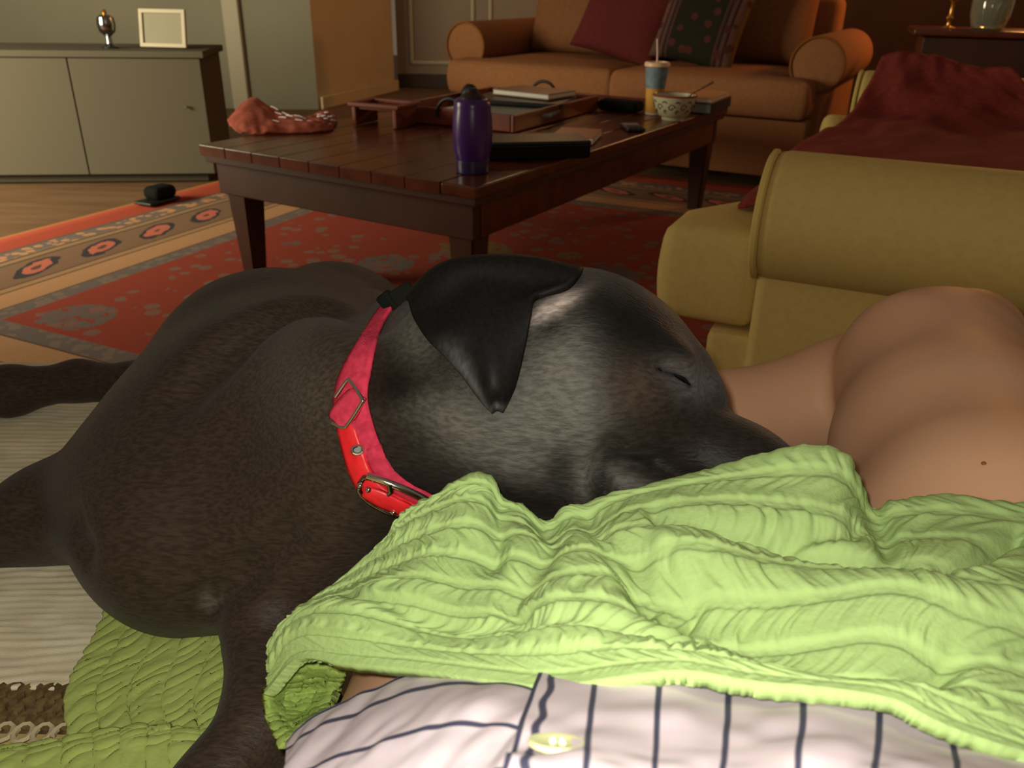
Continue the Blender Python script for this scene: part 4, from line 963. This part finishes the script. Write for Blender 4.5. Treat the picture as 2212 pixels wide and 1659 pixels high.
# nose leather (under the quilt's edge)
b2 = bmesh.new(); bmesh.ops.create_icosphere(b2, subdivisions=2, radius=1); nc = at(1868, 1180, .512)
for v in b2.verts: v.co = Vector(nc+_R*v.co.x*.014+_U*v.co.y*.012+_F*v.co.z*.016)
MB().bm(b2).go('nose', M['black'], dg)

# ------------------------------------------------------------------ collar
cL = [(846, 648), (820, 668), (790, 712), (755, 770), (731, 820), (722, 880), (733, 940), (748, 1000), (764, 1042), (790, 1076), (850, 1108)]
cR = [(878, 640), (848, 664), (827, 700), (812, 745), (801, 800), (794, 858), (806, 915), (826, 970), (852, 1016), (900, 1052), (985, 1090)]
cL = crom(np.array(cL, float), 60); cR = crom(np.array(cR, float), 60)
def strip(name, La, Lb, lift, thick, m, parent, cols=7, crown=.0015, uv=False):
    G = []
    for a, b in zip(La, Lb):
        row = []
        for t in np.linspace(0, 1, cols):
            x, y = a*(1-t)+b*t; d = dog.depth(x, y, .4, 1.0, default=.6); row.append((x, y, d))
        G.append(row)
    G = np.array(G); D = G[..., 2]
    for _ in range(6):
        Dp = np.pad(D, ((2, 2), (0, 0)), mode='edge'); D = (Dp[:-4]+Dp[1:-3]+Dp[2:-2]+Dp[3:-1]+Dp[4:])/5
    D = np.minimum(D, G[..., 2]); cw_ = crown*(1-np.linspace(-1, 1, cols)**2)[None]
    P = np.array([[at(G[i, j, 0], G[i, j, 1], D[i, j]-lift-cw_[0, j]) for j in range(cols)] for i in range(len(G))])
    o = mesh(name, P.reshape(-1, 3), gfaces(*P.shape[:2]), m, parent)
    s = o.modifiers.new('thick', 'SOLIDIFY'); s.thickness = thick; s.offset = 0
    return o, P
co = thing('dog_collar', 'pink and red dog collar with chrome buckle on the sleeping dog', 'collar', at(800, 900, .57))
strip('webbing_strap', cL[:44], cR[:44], .0030, .003, M['webbing'], co)
strip('leather_strap', cL[28:], (cL[28:]*.48+cR[28:]*.52) , .0046, .0025, M['redstrap'], co)
strip('webbing_strap', cL[40:]*.45+cR[40:]*.55, cR[40:], .0034, .003, M['webbing'], co)
# the part that goes round the far side of the neck
bk_l = [(at(x, y, (dog.depth(x, y, .4, 1.0, back=True, default=.68))+.003)) for x, y in (cL[::6]*.5+cR[::6]*.5)]
Pb = np.array([[p-np.array([.011, 0, 0]), p, p+np.array([.011, 0, 0])] for p in bk_l]); o = mesh('webbing_strap', crom(Pb, 40).reshape(-1, 3), gfaces(40, 3), M['webbing'], co); s = o.modifiers.new('thick', 'SOLIDIFY'); s.thickness = .003
# strap tail through the keeper
tl_ = crom(np.array([(762, 838), (745, 852), (728, 870), (716, 888), (714, 900)], float), 12); trr = crom(np.array([(790, 862), (782, 880), (770, 900), (752, 920), (735, 922)], float), 12)
strip('strap_tail', tl_, trr, .0075, .003, M['webbing'], co, crown=.001)
ring = [(752, 822), (781, 848), (779, 868), (752, 916), (738, 924), (722, 916)]
def lift_pts(pts, l): return [at(x, y, dog.depth(x, y, .4, 1.0, default=.57)-l) for x, y in pts]
rp = [(724, 858), (748, 824), (758, 824), (782, 862), (780, 872), (752, 916), (740, 923), (718, 914)]
MB().tube(crom(np.array(lift_pts(rp, .010)), 40), .0013, 8).go('keeper_ring', M['chrome'], co)
# black clip at the nape
kp = [at(x, y, dog.depth(x, y+14, .4, 1.0, default=.6)-.004) for x, y in ((832, 662), (850, 648), (872, 634), (890, 622))]
n_ = MB()
for a, b, sw_ in ((0, 1, .017), (1, 3, .012)):
    ca = (kp[a]+kp[b])/2; e1 = unit(kp[b]-kp[a]); e3 = unit(CAM-ca); e3 = unit(e3-e1*(e1@e3)); e2 = np.cross(e3, e1)
    n_.box(ca, (np.linalg.norm(kp[b]-kp[a])+.002, sw_, .007), (e1, e2, e3), bev=.002)
n_.go('side_release_clip', M['blackcloth'], co)
# eyelets
for x, y in ((772, 972),):
    p = lift_pts([(x, y)], .0085)[0]; nz_ = unit(CAM-p); u_ = unit(np.cross(nz_, TZ)); v_ = np.cross(nz_, u_)
    MB().tube([p+u_*.0032*math.cos(t)+v_*.0026*math.sin(t) for t in np.linspace(0, 2*math.pi, 20, endpoint=False)], .0011, 7, closed=True).go('eyelet', M['chrome'], co)
    MB().lathe(p-nz_*.001, [(.0026, 0), (.0024, .0004)], 14, axes=(u_, v_, nz_)).go('eyelet_hole', M['black'], co)
# roller buckle
bp = [(772, 1052), (792, 1024), (860, 1048), (925, 1078), (950, 1100), (870, 1118), (830, 1104), (785, 1078)]
bq = np.array(lift_pts(bp, .0095)); P8 = []
for i in range(8): P8 += [bq[i]*.72+bq[(i+1) % 8]*.28, bq[i]*.28+bq[(i+1) % 8]*.72]
MB().tube(P8, [.0018]*16, 8, closed=True).go('buckle_frame', M['darkchrome'], co)
rb = lift_pts([(794, 1028), (830, 1040), (868, 1055), (905, 1072), (926, 1083)], .0115)
MB().tube(rb, .0026, 10).go('buckle_roller', M['chrome'], co)
tg = crom(np.array([(790, 1050), (830, 1062), (870, 1082), (915, 1105)], float), 14); tg2 = crom(np.array([(782, 1072), (815, 1092), (850, 1106), (890, 1120)], float), 14)
strip('strap_in_buckle', tg, tg2, .0100, .0025, M['redstrap'], co)
pg = lift_pts([(842, 1046), (844, 1062), (838, 1070)], .0135); MB().tube(pg, [.0022, .002, .0012], 8).go('buckle_prong', M['darkchrome'], co)
st_ = MB()
for x, y in ((778, 1049), (796, 1058), (850, 1107)):
    p = lift_pts([(x, y)], .0125)[0]; b2 = bmesh.new(); bmesh.ops.create_icosphere(b2, subdivisions=2, radius=.0021)
    for v in b2.verts: v.co += Vector(p)
    st_.bm(b2)
st_.go('rivets', M['chrome'], co)

# ------------------------------------------------------------------ the person (body in one piece, shirt as clothing)
per = SDF((-.34, -.42, .405), (.80, 1.06, .90), .006)
def pc_(a, b, ra, rb, k=.05): per.cap(a, b, ra, rb, k)
pc_((.06, .24, .520), (.06, .08, .565), .105, .110); pc_((.06, .08, .565), (.05, -.16, .635), .110, .125); pc_((.05, -.16, .635), (.05, -.30, .69), .125, .12)
pc_((.01, .24, .515), (.13, .25, .515), .09, .10)
hipR = np.array([.17, .24, .515]); th0 = at(2150, 1200, .57); th1 = at(2066, 1000, .70); th2 = at(2015, 815, .81)
pc_(hipR, th0, .095, .086, .05); pc_(th0, th1, .086, .088, .05); pc_(th1, th2, .088, .078, .06)
per.cap(at(2015, 815, .82), at(2100, 728, .85), .076, .046, .06)
pc_(at(2100, 770, .89), at(1840, 862, .905), .060, .066, .02); pc_(at(1840, 862, .905), at(1560, 915, .895), .066, .050, .02)
pc_(at(1560, 915, .895), at(1340, 965, .87), .050, .038, .03)
pc_(at(1340, 965, .87), at(1180, 990, .80), .04, .03, .03)
pc_((-.015, .27, .530), (-.015, .58, .490), .083, .060, .05); pc_((-.015, .58, .485), (.22, .62, .462), .052, .045, .03)
per.floor(ZS+.012)
V, F = per.mesh()
pr_ = thing('person', 'person in a pinstripe shirt sitting cross legged with bare legs', 'person', (.05, .3, ZS+.012))
mesh('body', V, F, M['skin'], pr_, True)
for x, y in ((2125, 1002),):
    d = per.depth(x, y, .3, 1.2)
    if d:
        p = at(x, y, d-.0005); b2 = bmesh.new(); bmesh.ops.create_icosphere(b2, subdivisions=2, radius=.0016)
        for v in b2.verts: v.co += Vector(p)
        MB().bm(b2).go('mole', M['piping_dark'], pr_)
# shirt
def pxsheet(rows): return np.array([[at(*c) for c in row] for row in rows])
lp1 = [[(622, 1605, .362), (700, 1548, .364), (800, 1498, .364), (930, 1450, .362), (1050, 1455, .345), (1175, 1466, .332)],
       [(620, 1650, .325), (700, 1610, .318), (800, 1570, .308), (930, 1530, .298), (1050, 1520, .285), (1150, 1525, .275)],
       [(625, 1720, .295), (700, 1690, .283), (800, 1660, .272), (930, 1630, .262), (1050, 1610, .252), (1125, 1610, .246)],
       [(640, 1850, .255), (720, 1830, .248), (820, 1800, .242), (930, 1770, .232), (1040, 1740, .224), (1090, 1730, .219)],
       [(640, 2100, .200), (720, 2080, .198), (820, 2060, .190), (930, 2040, .185), (1020, 2020, .180), (1060, 2010, .178)]]
nv, nu = 90, 110
G = sheet(pxsheet(lp1), nv, nu); uu, vv = np.meshgrid(np.linspace(0, 1, nu), np.linspace(0, 4, nv))
Nn = gnormals(G); Nn = Nn if (Nn[40, 50]@(CAM-G[40, 50])) > 0 else -Nn
G = G+Nn*(.004*(vnoise(uu*7+vv*1.4, vv*.9, 21)-.5)+.0015*(vnoise(uu*16+vv*3, vv*2.5, 22)-.5))[..., None]
stv = vv*.952+.5-.476+.0                                             # stripe centres run parallel to the hem
stv = np.where(vv < .06, .0, (vv-.5)/1.05+.0)
shirt = mesh('shirt', G.reshape(-1, 3), gfaces(nv, nu), M['shirt'], pr_, uv=np.c_[stv.ravel(), uu.ravel()])
s = shirt.modifiers.new('thick', 'SOLIDIFY'); s.thickness = .0012; s.offset = -1
MB().tube([G[0, j]+Nn[0, j]*.0004 for j in range(0, nu, 2)], .0012, 6).go('hem_binding', M['hem'], shirt)
rp1 = [[(1178, 1450, .328), (1292, 1420, .326), (1427, 1408, .322), (1577, 1412, .340), (1737, 1420, .345), (1893, 1430, .345), (2025, 1460, .345), (2175, 1505, .345), (2330, 1570, .34)],
       [(1128, 1565, .255), (1276, 1560, .257), (1420, 1560, .259), (1571, 1560, .260), (1735, 1560, .261), (1897, 1570, .268), (2060, 1600, .274), (2225, 1640, .276), (2390, 1700, .258)],
       [(1092, 1650, .214), (1266, 1660, .216), (1413, 1660, .218), (1560, 1660, .218), (1722, 1660, .218), (1890, 1665, .218), (2070, 1685, .218), (2245, 1720, .218), (2420, 1770, .212)],
       [(1060, 1740, .190), (1255, 1770, .190), (1405, 1770, .190), (1552, 1770, .190), (1715, 1775, .190), (1888, 1780, .190), (2080, 1800, .190), (2260, 1830, .190), (2440, 1870, .186)],
       [(1010, 1990, .160), (1235, 2010, .160), (1390, 2010, .160), (1540, 2010, .160), (1705, 2010, .160), (1885, 2020, .160), (2090, 2030, .160), (2280, 2050, .160), (2460, 2080, .158)]]
nv, nu = 90, 150
G = sheet(pxsheet(rp1), nv, nu); uu, vv = np.meshgrid(np.linspace(0, 8, nu), np.linspace(0, 4, nv))
Nn = gnormals(G); Nn = Nn if (Nn[40, 50]@(CAM-G[40, 50])) > 0 else -Nn
G = G+Nn*(.0045*(vnoise(uu*.9+3, vv*1.9, 31)-.5)+.0015*(vnoise(uu*2.2, vv*4, 32)-.5))[..., None]
us = np.where(uu < .45, np.where(uu < .075, 0*uu, (uu-.27-.03*np.sin(vv*14))*.75), uu)
p2 = mesh('placket_panel', G.reshape(-1, 3), gfaces(nv, nu), M['shirt'], shirt, uv=np.c_[us.ravel(), vv.ravel()])
s = p2.modifiers.new('thick', 'SOLIDIFY'); s.thickness = .0012; s.offset = -1
# the rest of the shirt round the torso
sh = SDF((-.22, -.50, .405), (.34, .24, .92), .007)
sh.cap((.06, .24, .520), (.06, .08, .565), .110, .115, .05); sh.cap((.06, .08, .565), (.05, -.16, .635), .115, .130, .05); sh.cap((.05, -.16, .635), (.05, -.30, .69), .130, .126, .05)
sh.D = np.maximum(sh.D, (sh.lo[1]+sh.h*np.arange(sh.n[1])-.185)[None, :, None].astype(np.float32)); sh.floor(ZS+.012)
Vb, Fb = sh.mesh(); mesh('shirt_body', Vb, Fb, M['shirt'], shirt, uv=np.c_[Vb[:, 0]/.017, Vb[:, 1]])
# button
j = int(np.argmin(np.linalg.norm(np.array([[(p[0]-1200)**2+(p[1]-1620)**2 for p in zip(*px_of(G.reshape(-1, 3)))]]).T, axis=1))); bpnt = G.reshape(-1, 3)[j]; bn = Nn.reshape(-1, 3)[j]
bu = unit(_R-bn*(bn@_R)); bv_ = np.cross(bn, bu)
btn = MB().lathe(bpnt+bn*.0006, [(0, 0), (.0076, 0), (.0083, .0008), (.0081, .0019), (.0070, .0022), (.0058, .0016), (.0, .0014)], 40, axes=(bu, bv_, bn), cap=False).go('button', M['button'], shirt)
for s1 in (-1, 1):
    for s2 in (-1, 1):
        MB().tube([bpnt+bn*.0022+bu*s1*.0008, bpnt+bn*.0028+bu*s1*.0012+bv_*s2*.0007, bpnt+bn*.0020+bu*s1*.0018+bv_*s2*.0013], .00045, 6).go('button_thread', M['thread'], shirt)

# ------------------------------------------------------------------ green quilt
rowsQ = [
 [(568,1500,.430),(640,1426,.405),(745,1433,.375),(900,1448,.345),(1050,1468,.318),(1190,1480,.298),(1330,1462,.286),(1480,1449,.280),(1620,1470,.276),(1780,1484,.272),(1930,1512,.268),(2070,1577,.265),(2240,1650,.262)],
 [(576,1450,.435),(652,1385,.415),(760,1380,.388),(900,1385,.362),(1050,1395,.338),(1190,1400,.318),(1330,1385,.306),(1480,1385,.298),(1620,1400,.294),(1780,1420,.290),(1930,1450,.286),(2070,1510,.282),(2240,1580,.278)],
 [(600,1400,.445),(680,1335,.432),(780,1310,.410),(910,1310,.388),(1050,1315,.366),(1190,1310,.348),(1330,1300,.336),(1480,1310,.328),(1630,1330,.324),(1790,1345,.320),(1940,1370,.316),(2080,1420,.310),(2240,1480,.305)],
 [(650,1345,.455),(730,1285,.448),(810,1245,.432),(920,1235,.416),(1050,1235,.398),(1190,1225,.384),(1330,1215,.374),(1480,1225,.366),(1640,1250,.360),(1800,1265,.356),(1950,1280,.352),(2090,1310,.345),(2240,1360,.340)],
 [(720,1285,.466),(790,1225,.462),(850,1185,.450),(930,1165,.440),(1050,1150,.428),(1180,1150,.418),(1320,1140,.410),(1480,1140,.404),(1640,1165,.400),(1810,1190,.396),(1960,1210,.392),(2100,1215,.388),(2240,1230,.384)],
 [(800,1215,.478),(840,1170,.476),(870,1130,.470),(940,1100,.464),(1040,1085,.456),(1160,1120,.450),(1290,1115,.446),(1440,1080,.444),(1610,1070,.440),(1790,1085,.436),(1905,1140,.440),(2090,1140,.436),(2240,1140,.430)],
 [(840,1160,.485),(855,1130,.485),(890,1098,.482),(960,1068,.478),(1040,1045,.472),(1140,1105,.472),(1230,1090,.470),(1380,1055,.470),(1560,1013,.468),(1790,973,.464),(1888,1085,.476),(2080,1072,.474),(2240,1066,.468)],
 [(846,1185,.500),(862,1160,.500),(895,1140,.498),(965,1115,.492),(1045,1100,.486),(1142,1145,.486),(1232,1135,.484),(1382,1100,.484),(1560,1062,.482),(1790,1030,.478),(1888,1125,.492),(2080,1112,.492),(2240,1106,.488)]]
rowsQ = [r[:-1]+[(2400+(r[-1][0]-2240), r[-1][1]+30, r[-1][2]+.01)] for r in rowsQ]
nv, nu = 330, 580
G = sheet(pxsheet(rowsQ), nv, nu)
Nn = gnormals(G); Nn = Nn if (Nn[150, 250]@(CAM-G[150, 250])) > 0 else -Nn
X, Y = px_of(G.reshape(-1, 3)); PX = np.stack([X.reshape(nv, nu), Y.reshape(nv, nu)], -1)
disp = np.zeros((nv, nu))
def groove(line, depth, wa, wb):
    d, sd = pdist(PX, line); w_ = np.where(sd > 0, wb, wa); return -depth*np.exp(-(d/w_)**2)
disp += groove([(1380, 1255), (1480, 1290), (1650, 1350), (1850, 1410), (1960, 1425), (2040, 1440)], .013, 60, 38)
disp += groove([(1420, 1122), (1500, 1128), (1570, 1150), (1690, 1168), (1760, 1150), (1850, 1150)], .008, 22, 16)
disp += groove([(1680, 1178), (1760, 1195), (1880, 1215), (1960, 1235), (2010, 1238), (2110, 1205), (2200, 1160)], .010, 26, 16)
disp += groove([(1180, 1112), (1190, 1160), (1150, 1230), (1100, 1300), (1120, 1320)], .008, 36, 30)
disp += groove([(1268, 1110), (1310, 1170), (1420, 1210), (1500, 1260)], .006, 30, 30)
disp += groove([(1080, 1080), (1075, 1150), (1060, 1210)], .006, 26, 26)
disp += groove([(760, 1295), (900, 1330), (1080, 1345), (1300, 1340), (1500, 1350)], .004, 16, 16)
disp += groove([(1893, 1085), (1915, 1150), (1935, 1200)], .006, 18, 30)
disp += -groove([(1440, 1190), (1640, 1235), (1900, 1280), (2212, 1330)], .007, 40, 45)
disp += -groove([(620, 1380), (760, 1330), (900, 1260), (1000, 1140), (1040, 1070)], .006, 70, 60)
vS = np.linspace(0, 1, nv)[:, None]*np.ones((1, nu)); uS = np.linspace(0, 1, nu)[None]*np.ones((nv, 1))
# stitched channels run along the hem; the cloth puckers between them
nch = 11; ph_ = (vS**.85)*nch+.25*vnoise(uS*6, vS*3, 2); row_id = np.floor(ph_); chan = np.abs(np.sin(ph_*math.pi))
groove_ = np.exp(-((1-np.abs(np.cos(ph_*math.pi)))/.10)**2)
sl_ = uS*185+3.2*np.sin(ph_*math.pi+row_id*1.7)+8*vnoise(uS*9, vS*7, 8)
puck = (vnoise(sl_*.55+row_id*17.3, ph_*.9, 12)-.5)*1.0+.5*(vnoise(sl_*1.2+row_id*5.1, ph_*1.6, 13)-.5)
crump = np.clip(.55+.9*(vnoise(uS*5+1, vS*4, 41)-.35), .35, 1.3)
disp += .0036*puck*np.clip(chan*1.3, .25, 1)*crump-.0016*groove_
disp += .009*(vnoise(uS*7, vS*4.5, 51)-.5)
disp *= np.clip(vS/.15, 0, 1)*.95+.05
G = G+Nn*disp[..., None]
qt = thing('green_quilt', 'lime green crinkled quilt over the lap, the dog resting on it', 'quilt', (.05, .35, ZS+.02))
o = mesh('top_layer', G.reshape(-1, 3), gfaces(nv, nu), M['quilt'], qt); s = o.modifiers.new('thick', 'SOLIDIFY'); s.thickness = .006; s.offset = -1
def quilt_patch(name, ctrl, nv, nu, m, seed, amp=.0028, nch=6, up=None, ufr=60, slant=0.0):
    G = sheet(ctrl, nv, nu); Nn = gnormals(G); 
    if (Nn[nv//2, nu//2]@(CAM-G[nv//2, nu//2])) < 0: Nn = -Nn
    vS = np.linspace(0, 1, nv)[:, None]*np.ones((1, nu)); uS = np.linspace(0, 1, nu)[None]*np.ones((nv, 1))
    ph_ = uS*nch+.15*vnoise(uS*4, vS*4, seed); rid = np.floor(ph_); ch_ = np.abs(np.sin(ph_*math.pi))
    sl_ = vS*ufr+slant*uS*ufr+1.2*np.sin(ph_*math.pi)+2.0*vnoise(uS*6, vS*6, seed+1)
    d = amp*(vnoise(sl_*.6+rid*11, ph_*.9, seed+2)-.5)*2*np.clip(ch_*1.4, .2, 1)-.0008*np.exp(-((1-np.abs(np.cos(ph_*math.pi)))/.08)**2)
    G = G+Nn*d[..., None]
    o = mesh(name, G.reshape(-1, 3), gfaces(nv, nu), m, qt); s = o.modifiers.new('thick', 'SOLIDIFY'); s.thickness = .005; s.offset = -1
    return o
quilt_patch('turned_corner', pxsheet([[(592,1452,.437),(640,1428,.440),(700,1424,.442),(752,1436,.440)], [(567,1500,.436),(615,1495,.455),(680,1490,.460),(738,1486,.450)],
   [(578,1560,.430),(622,1560,.440),(670,1552,.442),(716,1540,.436)], [(618,1618,.410),(642,1608,.412),(664,1592,.412),(692,1570,.410)]]), 90, 90, M['quilt_shaded'], 61, .0012, 4)
def onq(x, y, z): return tuple(onz(x, y, z))
zq = ZS+.014
quilt_patch('lower_layer', [[onq(250,1290,zq),onq(340,1290,zq),onq(450,1290,zq),onq(560,1290,zq),onq(680,1290,zq)], [onq(196,1400,zq),onq(310,1400,zq),onq(430,1400,zq),onq(540,1400,zq),onq(660,1400,zq)],
   [onq(148,1500,zq),onq(270,1500,zq),onq(400,1500,zq),onq(520,1500,zq),onq(650,1500,zq)], [onq(160,1612,zq-.002),onq(280,1600,zq),onq(400,1600,zq),onq(520,1610,zq),onq(650,1620,zq)]], 150, 170, M['quilt_under'], 71, .0016, 7, slant=1.1, ufr=64)
zq2 = ZS+.020
quilt_patch('front_fold', [[onq(-180,1650,zq2-.004),onq(0,1628,zq2),onq(170,1600,zq2+.004),onq(300,1578,zq2+.006),onq(420,1582,zq2+.006),onq(600,1600,zq2)], [onq(-180,1690,zq2),onq(0,1670,zq2+.004),onq(170,1650,zq2+.006),onq(300,1640,zq2+.008),onq(420,1640,zq2+.006),onq(600,1650,zq2)],
   [onq(-180,1900,zq2),onq(0,1900,zq2),onq(170,1900,zq2),onq(300,1900,zq2),onq(420,1900,zq2),onq(600,1900,zq2)]], 70, 200, M['quilt_under'], 81, .0015, 11, slant=1.3, ufr=30)
